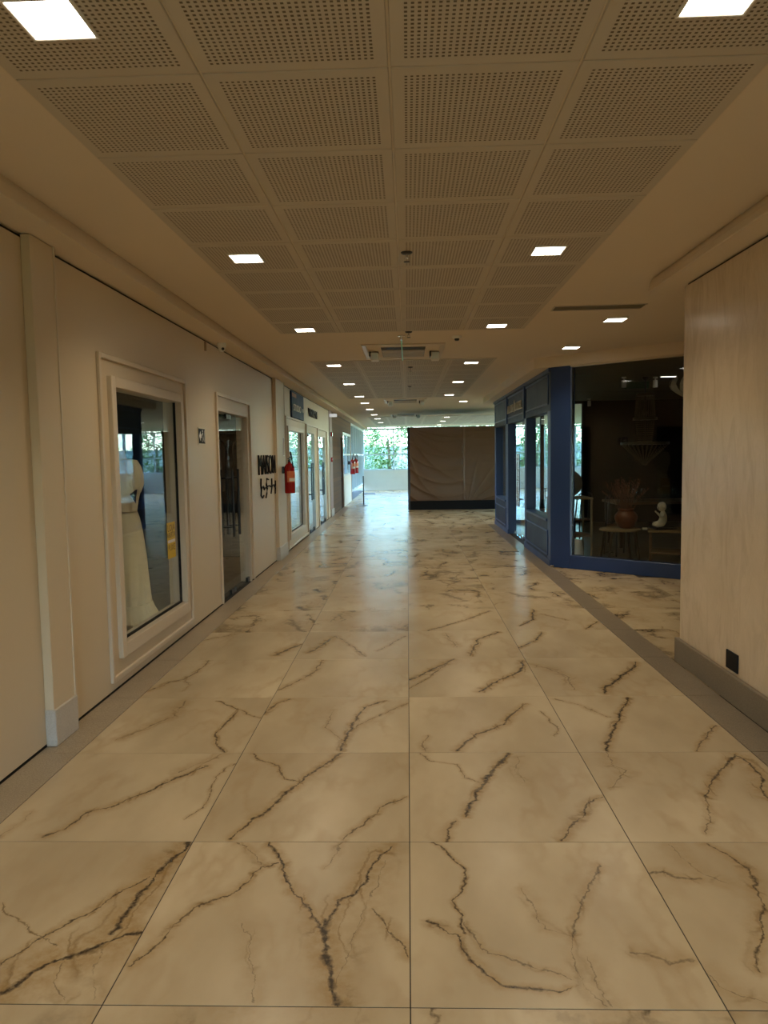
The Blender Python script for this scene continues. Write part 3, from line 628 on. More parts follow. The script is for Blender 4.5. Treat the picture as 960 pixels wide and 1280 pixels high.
for (x, y, lab) in ((2.07, 7.37, 'lit square ceiling light past the air slot, nearer the stucco column'), (2.05, 9.22, 'lit square ceiling light nearest the navy corner post'),
                    (1.385, 18.0, 'lit square ceiling light just past the navy shop soffit'), (1.385, 25.4, 'lit square ceiling light above the tarp hoarding, nearest'),
                    (1.385, 28.3, 'lit square ceiling light above the tarp hoarding, second'), (1.385, 31.6, 'lit square ceiling light above the tarp hoarding, farthest'),
                    (5.2, 25.4, 'lit square ceiling light on the right of the far hall, nearer'), (5.2, 30.4, 'lit square ceiling light on the right of the far hall, farther')):
    downlight(x, y, lab, 'square ceiling lights beyond the two rows')

def sprinkler(x, y, lab):
    t = tag(empty('sprinkler', (x, y, ZC)), lab, 'sprinkler', 'ceiling sprinklers')
    MB().lathe([(.036, 0), (.038, -.012), (.030, -.020), (.010, -.022)]).obj('escutcheon', M['black'], t)
    MB().tube([(0, 0, -.018), (0, 0, -.045)], .009, 8).tube([(-.012, 0, -.04), (-.012, 0, -.066)], .002, 5).tube([(.012, 0, -.04), (.012, 0, -.066)], .002, 5).obj('sprinkler_frame', M['chrome'], t)
    MB().lathe([(.004, -.064), (.020, -.068), (.020, -.071), (.004, -.071)]).obj('deflector', M['black'], t)
sprinkler(.012, 4.80, 'pendent sprinkler in the first perforated field, nearest the camera')
sprinkler(.03, 7.82, 'pendent sprinkler at the far edge of the first perforated field')
sprinkler(.06, 10.9, 'pendent sprinkler in the second perforated field, nearer one')
sprinkler(.06, 13.9, 'pendent sprinkler in the second perforated field, farther one')
t = tag(empty('smoke_detector', (.566, 8.22, ZC)), 'white round smoke detector beside the air conditioning cassette', 'smoke detector')
MB().lathe([(.055, 0), (.055, -.015), (.045, -.028)]).obj('base', M['white'], t); MB().lathe([(.028, -.026), (.026, -.045), (.018, -.052)]).obj('sensor', M['black'], t)
# green streak of light by the junction box, modelled as a thin cord
t = tag(empty('junction_box', (-.05, 8.10, ZC)), 'grey ceiling junction box with a green light streak modelled as a thin cord', 'junction box')
MB().lathe([(.04, 0), (.04, -.012), (.018, -.016), (.016, -.05)]).obj('housing', M['chrome'], t)
MB().tube([(0, 0, -.035), (0, .25, -.028), (0, .6, -.03), (0, 1.0, -.022), (0, 1.95, -.017)], .007, 6).obj('cord', paint('green_streak', (.10, .75, .30), .3), t)
# linear slot diffuser
t = tag(empty('air_slot', (1.75, 6.78, ZC), -.04), 'long narrow air slot in the ceiling near the stucco column', 'air vent')
m = MB(); L_, W_ = .41, .105
m.box(-L_, L_, -W_, -W_ + .012, -.006, 0).box(-L_, L_, W_ - .012, W_, -.006, 0).box(-L_, -L_ + .012, -W_, W_, -.006, 0).box(L_ - .012, L_, -W_, W_, -.006, 0)
m.obj('frame', M['trim'], t); box('duct', M['black'], -L_ + .01, L_ - .01, -W_ + .01, W_ - .01, -.001, .0, t)
for k in range(3): box('blade', M['palewood'] if False else paint('vent_blade', (.24, .19, .125), .5), -L_ + .012, L_ - .012, -.062 + k * .05, -.038 + k * .05, -.006, -.001, t)
# air conditioning cassettes
def cassette(x, y, lab):
    t = tag(empty('air_conditioner', (x, y, ZC)), lab, 'air conditioner', 'ceiling cassettes down the middle')
    frame = MB().box(-.50, .50, -.62, -.57, -.014, 0, .003).box(-.50, .50, .57, .62, -.014, 0, .003).box(-.50, -.44, -.57, .57, -.014, 0, .003).box(.44, .50, -.57, .57, -.014, 0, .003).obj('frame', M['trim'], t)
    box('body', M['ceil'], -.44, .44, -.57, .57, -.008, 0, t)
    box('outlet_slot', M['blackplas'], -.27, .27, -.40, -.22, -.012, -.006, t)
    box('intake_grille', paint('cassette_grille', (.30, .25, .19), .5), -.27, .27, -.20, .42, -.018, -.006, t, .004)
    for k in range(6): box('louvre', M['trim'], -.26, .26, -.16 + k * .095, -.145 + k * .095, -.022, -.018, t)
def spotlight(x, y, lab):
    t = tag(empty('emergency_lamp', (x, y, ZC)), lab, 'emergency lamp', 'small white box lamps beside the cassettes')
    box('bracket', M['black'], -.065, -.045, -.06, .10, -.07, 0, t, .003); box('lamp_body', M['white'], -.045, .06, -.08, .08, -.12, -.02, t, .012)
    box('lens', M['frame_w'], -.035, .05, -.084, -.079, -.11, -.03, t)
for i, (y, w) in enumerate(((9.30, 'nearest'), (17.6, 'middle'), (23.6, 'farthest'))):
    cassette(-.035, y, 'beige ceiling air conditioning cassette, %s of three' % w)
    spotlight(-.40, y - .02, 'white box lamp left of the %s ceiling cassette' % w); spotlight(.36, y + .03, 'white box lamp right of the %s ceiling cassette' % w)
# security camera under the left soffit
t = tag(empty('security_camera', (-1.93, 7.66, 2.79)), 'small white dome camera under the left soffit', 'camera')
MB().lathe([(.045, 0), (.047, -.018), (.040, -.05), (.036, -.055)]).obj('housing', M['white'], t)
MB().ball((0, 0, -.058), .036).obj('dome', M['white'], t); MB().ball((.018, -.026, -.062), .016, 10, 7).obj('lens', M['black'], t)
tag(MB().prism([(0, 0), (.02, -.04), (.02, .04)], 0, .001).box(0, .02, -.006, .006, -.09, 0).obj('cable_clip', M['palewood'], None, (XL, 7.36, 2.76)), 'small dark cable clip on the wall left of the dome camera', 'clip')

# ------------------------------------------------------------------ signs and writing
t = tag(empty('exit_sign', (XL + .003, 7.135, 1.808)), 'small black exit pictogram plate between window and glass door', 'sign')
box('plate', paint('cream_plate', (.62, .56, .40), .5), 0, .003, -.125, .125, -.085, .085, t); box('panel', M['blackplas'], .003, .004, -.110, .110, -.072, .072, t)
pc = M['white']; m = MB()
def yz(pts, x=.0045, th=.0006): 
    b = len(m.v); n = len(pts); m.v.extend([(x, p, q) for p, q in pts] + [(x + th, p, q) for p, q in pts]); m.f.append(tuple(b + i for i in range(n))); m.f.append(tuple(b + n + i for i in range(n)))
    for i in range(n): j = (i + 1) % n; m.f.append((b + i, b + j, b + n + j, b + n + i))
yz([(-.095, 0), (-.055, .045), (-.045, .045), (-.045, .018), (-.015, .018), (-.015, -.018), (-.045, -.018), (-.045, -.045), (-.055, -.045)])
m.obj('arrow', pc, t); m = MB()
yz([(.025 + .012 * math.cos(a * PI / 5), .050 + .013 * math.sin(a * PI / 5)) for a in range(10)])
yz([(.015, .035), (.040, .030), (.042, 0), (.030, -.005)]); yz([(.030, 0), (.042, 0), (.020, -.055), (.008, -.055)]); yz([(.036, 0), (.045, -.005), (.070, -.045), (.060, -.052)]); yz([(.015, .035), (.018, .025), (-.005, .005), (-.008, .012)])
m.obj('running_figure', pc, t); m = MB()
yz([(.085, -.06), (.095, -.06), (.095, .06), (.085, .06)]); m.obj('doorway', pc, t)
RL = (PI / 2, 0, PI / 2)
t = tag(empty('wall_lettering', (XL, 10.42, 1.44)), 'black raised MAISON lettering with a handwritten line below', 'sign')
text('lettering', 'MAISON', M['blackplas'], t, .43, (.012, 0, .03), RL, .010, .80, -.012)
m = MB()
for st in [[(9.94, 1.32), (9.92, 1.23), (9.94, 1.17), (9.91, 1.09), (10.01, 1.05), (10.1, 1.08)], [(9.95, 1.18), (10.09, 1.21), (10.14, 1.16), (10.2, 1.18)], [(10.47, 1.29), (10.35, 1.31), (10.31, 1.23), (10.36, 1.16), (10.32, 1.1), (10.25, 1.04)], [(10.3, 1.18), (10.43, 1.2), (10.56, 1.2), (10.62, 1.18)], [(10.72, 1.3), (10.72, 1.17), (10.64, 1.08)], [(10.72, 1.18), (10.89, 1.2), (10.96, 1.16), (11.1, 1.17), (11.18, 1.21), (11.05, 1.27)], [(11.01, 1.26), (11.01, 1.16), (10.98, 1.06)]]:
    m.tube([(.012, a - 10.42, b - 1.46) for a, b in st], .011, 6)
m.obj('handwritten_line', M['blackplas'], t)
# blue sign panel and black letters above the far windows
t = tag(empty('sign_panel', (XL, 13.42, 2.52)), 'dark blue square sign above the draped display window', 'sign')
box('panel', paint('deep_blue_panel', (.010, .03, .085), .6, spec=.2), 0, .03, -.72, .72, -.23, .23, t, .004)
box('red_band', paint('dull_red_band', (.22, .06, .03), .5), .03, .032, -.68, -.2, .13, .20, t)
text('lettering', 'STUDIO', M['white'], t, .17, (.033, -.1, -.055), RL, .003, 1.5); box('white_square', M['white'], .03, .033, .56, .66, -.08, -.01, t)
t = tag(empty('wall_lettering', (XL, 15.66, 2.50)), 'short black raised lettering on the wall right of the blue sign', 'sign')
text('lettering', 'WPM4', M['blackplas'], t, .24, (.012, 0, 0), RL, .010, 2.1)
# gold shop sign
t = tag(empty('shop_lettering', (1.965, 13.43, 2.42)), 'pale gold lettering over the glass doors of the navy shop', 'sign')
RR = (PI / 2, 0, -PI / 2)
text('lettering', 'ALLIOR', M['gold'], t, .21, (-.008, .50, 0), RR, .008, 1.15); text('lettering', 'DUZEL', M['gold'], t, .21, (-.008, -.48, 0), RR, .008, 1.25)
MB().ball((-.008, 0, .03), .045, 10, 8, (.25, .8, 2.6)).obj('emblem', M['gold'], t)
# yellow sticker on the gown window
t = tag(empty('window_sticker', (XL - .0245, 6.19, .888)), 'yellow notice sticker on the gown window', 'sticker')
YS = paint('yellow_film', (.62, .42, .015), .5); box('film', YS, 0, .001, -.105, .105, -.155, .155, t)
YD = paint('brown_print', (.20, .12, .01), .6)
text('lettering', 'LOJA', YD, t, .085, (.0016, 0, .105), RL, .0003); text('lettering', 'ABERTA', YD, t, .062, (.0016, 0, .045), RL, .0003)
box('print_line', M['white'], .001, .0015, -.095, .095, -.02, .005, t); text('lettering', 'PUXE', YD, t, .075, (.0016, 0, -.065), RL, .0003)
box('print_line', YD, .001, .0014, -.08, .08, -.008, .000, t)
# small wall plate above extinguisher
t = tag(empty('wall_plate', (XL + .053, 11.58, 1.76)), 'narrow white outlined plate above the fire extinguisher', 'sign')
frame_x('plate_border', M['white'], t, 0, .004, -.07, .07, -.15, .15, .012, ch=0); box('plate', paint('pinkish_plate', (.42, .28, .22), .5), 0, .002, -.058, .058, -.138, .138, t)

# ------------------------------------------------------------------ fire extinguishers
def extinguisher(loc, lab, sc=1.0):
    t = tag(empty('fire_extinguisher', loc), lab, 'fire extinguisher'); t.scale = (sc, sc, sc)
    MB().lathe([(.02, 0), (.082, .004), (.092, .02), (.092, .43), (.086, .47), (.062, .505), (.03, .525), (.026, .55)], seg=24).obj('cylinder', M['red'], t)
    lb = paint('extinguisher_label', (.62, .16, .06), .5); lm = MB()
    for k in range(12):
        a0, a1 = -1.9 + k * .2, -1.9 + (k + 1) * .2; b = len(lm.v); r = .0935
        lm.v += [(r * math.cos(a0), r * math.sin(a0), .20), (r * math.cos(a1), r * math.sin(a1), .20), (r * math.cos(a1), r * math.sin(a1), .39), (r * math.cos(a0), r * math.sin(a0), .39)]; lm.f.append((b, b + 1, b + 2, b + 3))
    lo = lm.obj('label', lb, t)
    lm = MB()
    for k in range(6):
        a0, a1 = -1.5 + k * .2, -1.5 + (k + 1) * .2; b = len(lm.v); r = .0945
        lm.v += [(r * math.cos(a0), r * math.sin(a0), .215), (r * math.cos(a1), r * math.sin(a1), .215), (r * math.cos(a1), r * math.sin(a1), .27), (r * math.cos(a0), r * math.sin(a0), .27)]; lm.f.append((b, b + 1, b + 2, b + 3))
    lm.obj('label_text', M['white'], lo)
    MB().box(-.022, .022, -.02, .02, .545, .59, .004).box(-.012, .012, -.12, .02, .60, .615, .003).box(-.012, .012, -.10, .0, .575, .585, .003).obj('valve', M['black'], t)
    MB().tube([(0, .03, .57), (0, .08, .63), (.01, .06, .70), (.03, -.03, .72), (.05, -.11, .69), (.07, -.15, .60), (.075, -.13, .52), (.08, -.10, .45)], .013, 8).obj('hose', M['blackplas'], t)
    MB().box(-.17, -.09, -.02, .02, .35, .47).box(-.1, -.085, -.1, .1, .38, .41).obj('bracket', M['black'], t)
    return t
extinguisher((-1.86, 11.40, 1.02), 'red fire extinguisher with an orange label beside the draped display window', .9)
extinguisher((XL + .17, 24.6, .98), 'small red fire extinguisher on the brick wall window, nearer of a pair, one being a reflection', .95)  # one of this far pair is a reflection, modelled as a solid object
extinguisher((XL + .17, 26.15, .98), 'small red fire extinguisher past the brick wall, farther of a pair, one being a reflection', .95)
tag(box('alarm_point', M['red'], XL + .01, XL + .05, 19.2, 19.32, 1.45, 1.57, None, .006), 'red alarm call point on the pinkish pier, lower one', 'alarm')
tag(box('alarm_point', M['red'], XL + .01, XL + .05, 19.2, 19.34, 2.12, 2.24, None, .006), 'red alarm siren high on the pinkish pier', 'alarm')
tag(box('emergency_lamp', emit('lit_emergency_lens', (.9, .95, 1), .35), XL + .01, XL + .20, 18.97, 19.12, 2.62, 2.70, None, .01), 'white emergency light box at the end of the beige wall', 'emergency lamp')

# ------------------------------------------------------------------ ivory gown on a mannequin
t = tag(empty('mannequin', (-2.43, 6.07, .003)), 'headless mannequin in a long ivory gown with puffed sleeves behind the first window', 'mannequin')
ivory = NB('ivory_gown_fabric'); v = ivory.coord(); f = ivory.noise(ivory.mapping(v, (8, 8, 1)), 2, 5)
ivory.set(ivory.mix(f, (.70, .64, .42), (.88, .83, .64)), .75); ivory.bump(ivory.noise(v, 260, 2), .25, .002); M['ivory'] = ivory.m
def gown(prof, pleats, amp, seg=120, cx=0, cy=0, ecc=.8):
    m = MB(); n = len(prof)
    for i, (r, z) in enumerate(prof):
        q = min(1, i / (n * .45))
        for k in range(seg):
            a = 2 * PI * k / seg
            w = 1 + (1 - q) * amp * (math.sin(pleats * a + .8 * math.sin(3 * a)) + .5 * math.sin(pleats * 1.7 * a + 1))
            m.v.append((cx + math.cos(a) * r * w * ecc, cy + math.sin(a) * r * w, z))
    for i in range(n - 1):
        for k in range(seg):
            k2 = (k + 1) % seg; m.f.append((i * seg + k, i * seg + k2, (i + 1) * seg + k2, (i + 1) * seg + k))
    m.f.append(tuple((n - 1) * seg + k for k in range(seg))); m.sm = True; return m
gown([(.295, .02), (.29, .06), (.27, .22), (.235, .30), (.232, .34), (.22, .55), (.205, .75), (.18, .95), (.155, 1.08), (.13, 1.15), (.12, 1.19), (.135, 1.25)], 12, .17, cy=.03, ecc=.85).obj('skirt', M['ivory'], t)
gown([(.30, .22), (.255, .31), (.236, .36)], 34, .03, 160, cy=.03, ecc=.87).obj('hem_ruffle', M['ivory'], t)
gown([(.125, 1.15), (.14, 1.24), (.165, 1.34), (.18, 1.44), (.15, 1.53), (.085, 1.57), (.055, 1.60), (.05, 1.64)], 9, .01, 60, ecc=1.0).obj('bodice', M['ivory'], t)
for s, nm in ((1, 'a'), (-1, 'b')):
    slv = MB()
    R = [(.02, .155), (.075, .145), (.105, .09), (.118, .02), (.11, -.06), (.08, -.12), (.05, -.15)]
    for r, z in R:
        for k in range(40):
            a = 2 * PI * k / 40; w = 1 + .05 * math.sin(13 * a); slv.v.append((s * .095 + math.cos(a) * r * w * .85 - s * z * .08, -.01 + math.sin(a) * r * w, 1.435 + z))
    for i in range(len(R) - 1):
        for k in range(40):
            k2 = (k + 1) % 40; slv.f.append((i * 40 + k, i * 40 + k2, (i + 1) * 40 + k2, (i + 1) * 40 + k))
    slv.f.append(tuple(6 * 40 + k for k in range(40))); slv.sm = True; slv.obj('puff_sleeve', M['ivory'], t)
MB().lathe([(.045, 1.62), (.045, 1.66), (.03, 1.67)]).obj('neck_cap', M['ivory'], t)
MB().poly([(.13, -.14, 1.30), (.19, -.13, 1.34), (.17, -.13, 1.23)]).poly([(.18, -.12, 1.34), (.13, -.145, 1.30), (.17, -.12, 1.22)]).obj('black_bow', M['black'], t)
MB().lathe([(.20, 0), (.20, .012), (.02, .016), (.018, .25)]).obj('stand', M['black'], t)

# garments on a rail behind the glass door
RX0, RY0 = -2.95, 10.8
t = tag(empty('garment_rail', (RX0, RY0, .003), PI / 2), 'black garment rail inside the boutique', 'garment rail')
MB().tube([(0, -.6, 0), (0, -.6, 1.95), (0, .6, 1.95), (0, .6, 0)], .014, 8).tube([(-.22, -.6, .02), (.22, -.6, .02)], .014).tube([(-.22, .6, .02), (.22, .6, .02)], .014).obj('frame', M['black'], t)
cols = [(.60, .57, .50), (.42, .36, .28), (.66, .64, .60), (.34, .28, .22)]
nmz = ['off white', 'tan', 'white', 'brown']
for k in range(4):
    g = tag(empty('garment', (RX0 - .42 + k * .28, RY0, .003), PI / 2 + .2), nmz[k] + ' blouse hanging on the rail inside the boutique', 'garment', 'garments on the boutique rail')
    mm = MB(); seg = 40
    for i, (r, z) in enumerate([(.24, 1.10), (.23, 1.3), (.20, 1.5), (.23, 1.70), (.20, 1.80), (.05, 1.86)]):
        for q in range(seg):
            a = 2 * PI * q / seg; mm.v.append((math.cos(a) * r * (1 + .05 * math.sin(9 * a)), math.sin(a) * r * .3 * (1 + .2 * math.sin(7 * a)), z))
    for i in range(5):
        for q in range(seg): mm.f.append((i * seg + q, i * seg + (q + 1) % seg, (i + 1) * seg + (q + 1) % seg, (i + 1) * seg + q))
    mm.sm = True; mm.obj('cloth', paint('garment_cloth', cols[k], .8), g)
    MB().tube([(0, 0, 1.86), (0, 0, 1.93), (.02, 0, 1.95)], .004, 5).obj('hanger', M['chrome'], g)
# white dust sheet behind the second window
def sheet(name, mat, parent, fn, nu, nv):
    m = MB(); m.v = [fn(i / nu, j / nv) for j in range(nv + 1) for i in range(nu + 1)]
    m.f = [(j * (nu + 1) + i, j * (nu + 1) + i + 1, (j + 1) * (nu + 1) + i + 1, (j + 1) * (nu + 1) + i) for j in range(nv) for i in range(nu)]
    m.sm = True; return m.obj(name, mat, parent)
def fn(u, v):
    y = 12.32 + u * 1.65; z = 1.98 - v * (.92 + .05 * math.sin(u * 9))
    x = -2.13 + .035 * math.sin(u * 26 + 1.5 * math.sin(v * 3 + u * 4)) * (.35 + .65 * v) + .02 * math.sin(u * 61 + v * 4)
    return (x, y, z)
WS = paint('white_sheet', (.86, .88, .88), .8)
tl = WS.node_tree.nodes.new('ShaderNodeBsdfTranslucent'); tl.inputs[0].default_value = (.85, .9, .9, 1); mx = WS.node_tree.nodes.new('ShaderNodeMixShader'); mx.inputs[0].default_value = .45
wn = WS.node_tree.nodes; WS.node_tree.links.new(wn['Principled BSDF'].outputs[0], mx.inputs[1]); WS.node_tree.links.new(tl.outputs[0], mx.inputs[2]); WS.node_tree.links.new(mx.outputs[0], wn['Material Output'].inputs[0])
ws = sheet('dust_sheet', WS, None, fn, 90, 24); tag(ws, 'white sheet hanging in folds behind the far display window', 'sheet')
tag(MB().tube([(-2.13, 12.2, 1.992), (-2.13, 14.1, 1.992)], .012, 8).obj('curtain_rod', M['white']), 'white rod carrying the hanging sheet', 'rod')

# ------------------------------------------------------------------ tarp-covered hoarding
KX0, KX1, KY = .02, 3.05, 21.08
t = tag(empty('hoarding', (0, 0, 0)), 'boxy hoarding wrapped in wrinkled brown plastic sheet on a black base', 'hoarding')
box('base', M['blackplas'], KX0 + .01, KX1, KY + .03, 24.0, 0, .26, t)
box('body', M['darkwood'], KX0 + .05, KX1 - .03, KY + .10, 23.95, .26, 2.33, t)
MB().box(KX0 - .02, KX0 + .05, KY, KY + .06, .0, 2.40).box(KX0 - .02, KX0 + .05, KY + .5, KY + .56, 0, 2.40).box(KX0 - .02, KX1, KY + .03, KY + .09, 2.34, 2.40).obj('frame', M['black'], t)
tp = NB('brown_plastic_sheet'); v = tp.coord()
tp.set(tp.mix(tp.noise(v, 1.5, 3), (.135, .073, .036), (.18, .10, .052)), .38); tp.bump(tp.noise(v, 9, 4), .25, .02); M['tarp'] = tp.m
def ridge(x, k): 
    s = math.sin(x); return (1 - abs(s)) ** k
def tarp(u, v):
    # u across, v down, folds hang from both top corners towards the middle
    x = KX0 + .04 + u * (KX1 - KX0 - .04); z = 2.385 - v * 2.12
    a = math.atan2(v * .8 + 1e-4, u + .02); r = math.hypot(u, v * .8)
    g = .0
    wl = max(0, 1 - u / .62) ** .5 if u < .62 else 0
    bow = a + .35 * r * r
    g += wl * .030 * (ridge(bow * 8.0 + 1.2 * r, 2.2) * min(1, r * 3)) * (1 if v > .02 else 0)
    # swags: sagging arcs between left edge and seam
    sag = v - .30 * u - .55 * u * (.62 - u) * 3.0
    g += wl * .022 * ridge(sag * 17 + 2.5 * u, 2.5) * min(1, v * 6)
    # right part: rays out of a knot low in the middle
    if u > .50:
        du, dv = u - .56, (v - 1.05); ar = math.atan2(-dv * .8, du + 1e-4)
        g += min(1, (u - .50) * 6) * .024 * ridge(ar * 9 + .8 * du, 2.4) * min(1, max(0, v - .35) * 2.4)
        g += min(1, (u - .5) * 6) * .010 * ridge(v * 30 + 2 * u, 2) * max(0, 1 - v * 1.5)
    # centre seam
    g += .012 * math.exp(-((u - .52) / .008) ** 2)
    g += .006 * mnoise.noise(Vector((u * 7, v * 7, 3)))
    return (x, KY + .02 - g * 1.7, z)
ts = sheet('plastic_sheet', M['tarp'], t, tarp, 170, 130)
sd = ts.modifiers.new('thickness', 'SOLIDIFY'); sd.thickness = .003; sd.offset = 0
box('side_sheet', M['tarp'], KX1 - .02, KX1 + .0, KY + .1, 23.9, .26, 2.35, t)
# small stands near the far left windows
t = tag(empty('barrier_post', (-1.43, 23.3, 0)), 'small black barrier post standing on the far floor', 'barrier post')
MB().lathe([(.15, 0), (.15, .012), (.03, .02), (.02, .04)]).obj('base', M['black'], t); MB().tube([(0, 0, .03), (0, 0, .95)], .02, 8).obj('post', M['black'], t)
t = tag(empty('floor_mat', (-1.55, 30.7, 0)), 'dark floor mat near the far windows', 'mat'); box('mat', M['black'], -.35, .15, -.35, .35, .0, .02, t)

# ------------------------------------------------------------------ furniture inside the shop
def legs(parent, pts, z, r0, r1, mat, lean=0):
    for x, y in pts: MB().tube([(x * (1 + lean), y * (1 + lean), 0), (x, y, z)], [r0, r1], 8).obj('leg', mat, parent)
t = tag(empty('side_table', (2.88, 9.95, .004)), 'round dark table under the terracotta vase in the shop window', 'table')
MB().lathe([(.25, .515), (.27, .52), (.27, .54), (.262, .546)], seg=32).obj('table_top', M['palewood'], t)
legs(t, [(.16, .16), (-.16, .16), (.16, -.16), (-.16, -.16)], .516, .014, .02, M['darkwood'], .35)
t = tag(empty('bench_table', (3.97, 9.70, .004), -.35), 'long low wooden table with a shelf in the shop window', 'table')
box('table_top', M['palewood'], -.75, .95, -.26, .26, .51, .54, t, .006); box('shelf', M['brownwood'], -.72, .92, -.24, .24, .22, .24, t, .004)
for x in (-.73, .10, .91):
    for y in (-.24, .22): box('leg', M['brownwood'], x, x + .022, y, y + .022, 0, .51, t)
# vase and dried grass
t = tag(empty('vase', (2.96, 9.95, .552)), 'round terracotta vase holding dried grasses in the shop window', 'vase')
terra = paint('dark_terracotta', (.15, .035, .012), .4, .3, 5)
MB().lathe([(.08, 0), (.115, .03), (.148, .12), (.15, .17), (.12, .215), (.095, .235), (.105, .262), (.10, .268), (.085, .24)], seg=28).obj('pot', terra, t)
g = tag(empty('dried_grass', (2.96, 9.95, .75)), 'bunch of reddish dried grasses standing in the terracotta vase', 'dried grass')
m = MB(); m2 = MB(); rnd = random.Random(5)
for k in range(60):
    a = rnd.uniform(0, 2 * PI); sp_ = rnd.uniform(.03, .34); h = rnd.uniform(.28, .52)
    p0 = Vector((.03 * math.cos(a), .03 * math.sin(a), -.1)); p2 = Vector((sp_ * math.cos(a), sp_ * math.sin(a) * .8, h)); p1 = (p0 + p2) / 2 + Vector((0, 0, .08))
    m.tube([p0, p1, p2], [.003, .002, .0012], 4)
    for q in range(5):
        f = .55 + q * .09; p = p1.lerp(p2, max(0, f * 2 - 1)); d = Vector((rnd.uniform(-.03, .03), rnd.uniform(-.03, .03), .035)); m2.poly([p, p + d * .5 + Vector((.006, 0, 0)), p + d, p + d * .5 - Vector((.006, 0, 0))])
m.obj('stems', paint('dry_stem', (.12, .045, .02), .8), g)['kind'] = 'stuff'; m2.obj('seed_heads', paint('dry_seed', (.16, .06, .03), .8), g)['kind'] = 'stuff'
# seated child figurine
t = tag(empty('figurine', (3.42, 9.80, .552), .15), 'white ceramic figurine of a seated child blowing bubbles', 'figurine'); t.scale = (1.08, 1.08, 1.08)
cer = paint('matte_white_ceramic', (.80, .76, .66), .45)
box('plinth', M['black'], -.15, .13, -.10, .10, 0, .022, t, .006)
def skin(name, verts, edges, radii, mat, parent, sub=2):
    me = bpy.data.meshes.new(name); me.from_pydata(verts, edges, []); o = bpy.data.objects.new(name, me); C.objects.link(o); o.parent = parent; me.materials.append(mat)
    s = o.modifiers.new('skin', 'SKIN'); s.use_smooth_shade = True
    for i, r in enumerate(radii): me.skin_vertices[0].data[i].radius = (r, r) if not isinstance(r, tuple) else r
    me.skin_vertices[0].data[0].use_root = True
    ss = o.modifiers.new('sub', 'SUBSURF'); ss.levels = sub; ss.render_levels = sub
    return o
V_ = [(0, .01, .075), (-.005, .012, .13), (-.008, .01, .185), (-.018, .004, .222),   # pelvis, belly, chest, neck
      (-.035, -.05, .188), (-.075, -.085, .150), (-.125, -.085, .195), (-.14, -.083, .212),  # raised arm towards the mouth side
      (.02, .055, .180), (.055, .07, .125), (.02, .05, .075),                              # other arm down to the knee
      (-.05, -.06, .062), (-.13, -.05, .048), (-.06, .0, .035),                           # near leg folded
      (-.03, .075, .062), (-.11, .07, .048), (-.07, .01, .04)]
E_ = [(0, 1), (1, 2), (2, 3), (2, 4), (4, 5), (5, 6), (6, 7), (2, 8), (8, 9), (9, 10), (0, 11), (11, 12), (12, 13), (0, 14), (14, 15), (15, 16)]
R_ = [.055, .055, .048, .022, .024, .018, .014, .012, .024, .018, .014, .036, .027, .016, .036, .027, .016]
skin('body', V_, E_, R_, cer, t)
hd = MB().ball((-.030, 0, .275), .055, 18, 12, (1.0, .92, 1.08)).ball((-.084, 0, .268), .010, 8, 6).ball((-.028, .052, .272), .012, 8, 6).ball((-.028, -.052, .272), .012, 8, 6).ball((-.078, 0, .248), .008, 8, 5)
hd.obj('head', cer, t)
m = MB()
for k in range(4): m.tube([(-.14, -.083 + k * .007 - .01, .21), (-.155, -.08 + k * .007 - .01, .222), (-.15, -.075 + k * .006 - .01, .232)], [.005, .0045, .0035], 5)
m.tube([(-.135, -.075, .208), (-.138, -.062, .222)], [.005, .004], 5); m.obj('fingers', cer, t)
m = MB()
for k in range(17):
    a0 = 2 * PI * k / 16; m.v.append((-.118 + .022 * math.cos(a0), -.05, .258 + .022 * math.sin(a0)))
mm = MB().tube([(-.15, -.07, .225), (-.128, -.05, .240)], .0025, 5).tube(m.v, .003, 5); mm.obj('bubble_wand', M['blackplas'], t)
tag(MB().box(-.03, .03, -.02, .02, 0, .03, .006).obj('trinket', cer, None, (3.14, 9.72, .548)), 'tiny white trinket beside the seated figurine', 'ornament')
# console, sphere lamp, cone
t = tag(empty('console_table', (2.42, 10.9, .004)), 'slim dark framed console behind the navy corner post', 'table')
for x in (-.30, .24):
    for y in (-.25, .25): box('leg', M['palewood'], x, x + .025, y, y + .025, 0, .90, t)
box('table_top', M['palewood'], -.31, .275, -.26, .285, .90, .925, t, .004); box('shelf', M['brownwood'], -.30, .26, -.25, .27, .35, .37, t)
t = tag(empty('sphere_lamp', (2.38, 10.85, .929)), 'matte grey sphere lamp on the console', 'lamp')
MB().ball((0, 0, .205), .20, 28, 18).obj('shade', paint('grey_sphere', (.28, .25, .21), .7), t); MB().lathe([(.07, 0), (.07, .012), (.03, .02)]).obj('base', M['black'], t)
tag(MB().lathe([(.115, 0), (.118, .01), (.085, .34), (.075, .37), (.06, .375)], seg=28).obj('cone_stool', M['white'], None, (2.34, 10.18, .004)), 'white tapered cone stool on the shop floor', 'stool')
def chair(loc, rz, lab, grp):
    t = tag(empty('bistro_chair', loc, rz), lab, 'chair', grp)
    MB().lathe([(.19, .445), (.205, .45), (.205, .47), (.19, .475)], seg=24).obj('seat', M['brownwood'], t)
    for x, y in ((.14, .14), (-.14, .14)): MB().tube([(x * 1.2, y * 1.2, 0), (x, y, .45)], .012, 7).obj('leg', M['black'], t)
    for s in (-1, 1): MB().tube([(s * .17, -.18, 0), (s * .16, -.15, .45), (s * .15, -.20, .85)], .012, 7).obj('leg', M['black'], t)
    MB().tube([(-.15, -.20, .80), (-.12, -.215, .90), (0, -.22, .94), (.12, -.215, .90), (.15, -.20, .80)], .012, 7).tube([(-.08, -.17, .47), (-.07, -.215, .90)], .008).tube([(.08, -.17, .47), (.07, -.215, .90)], .008).obj('backrest', M['black'], t)
    return t
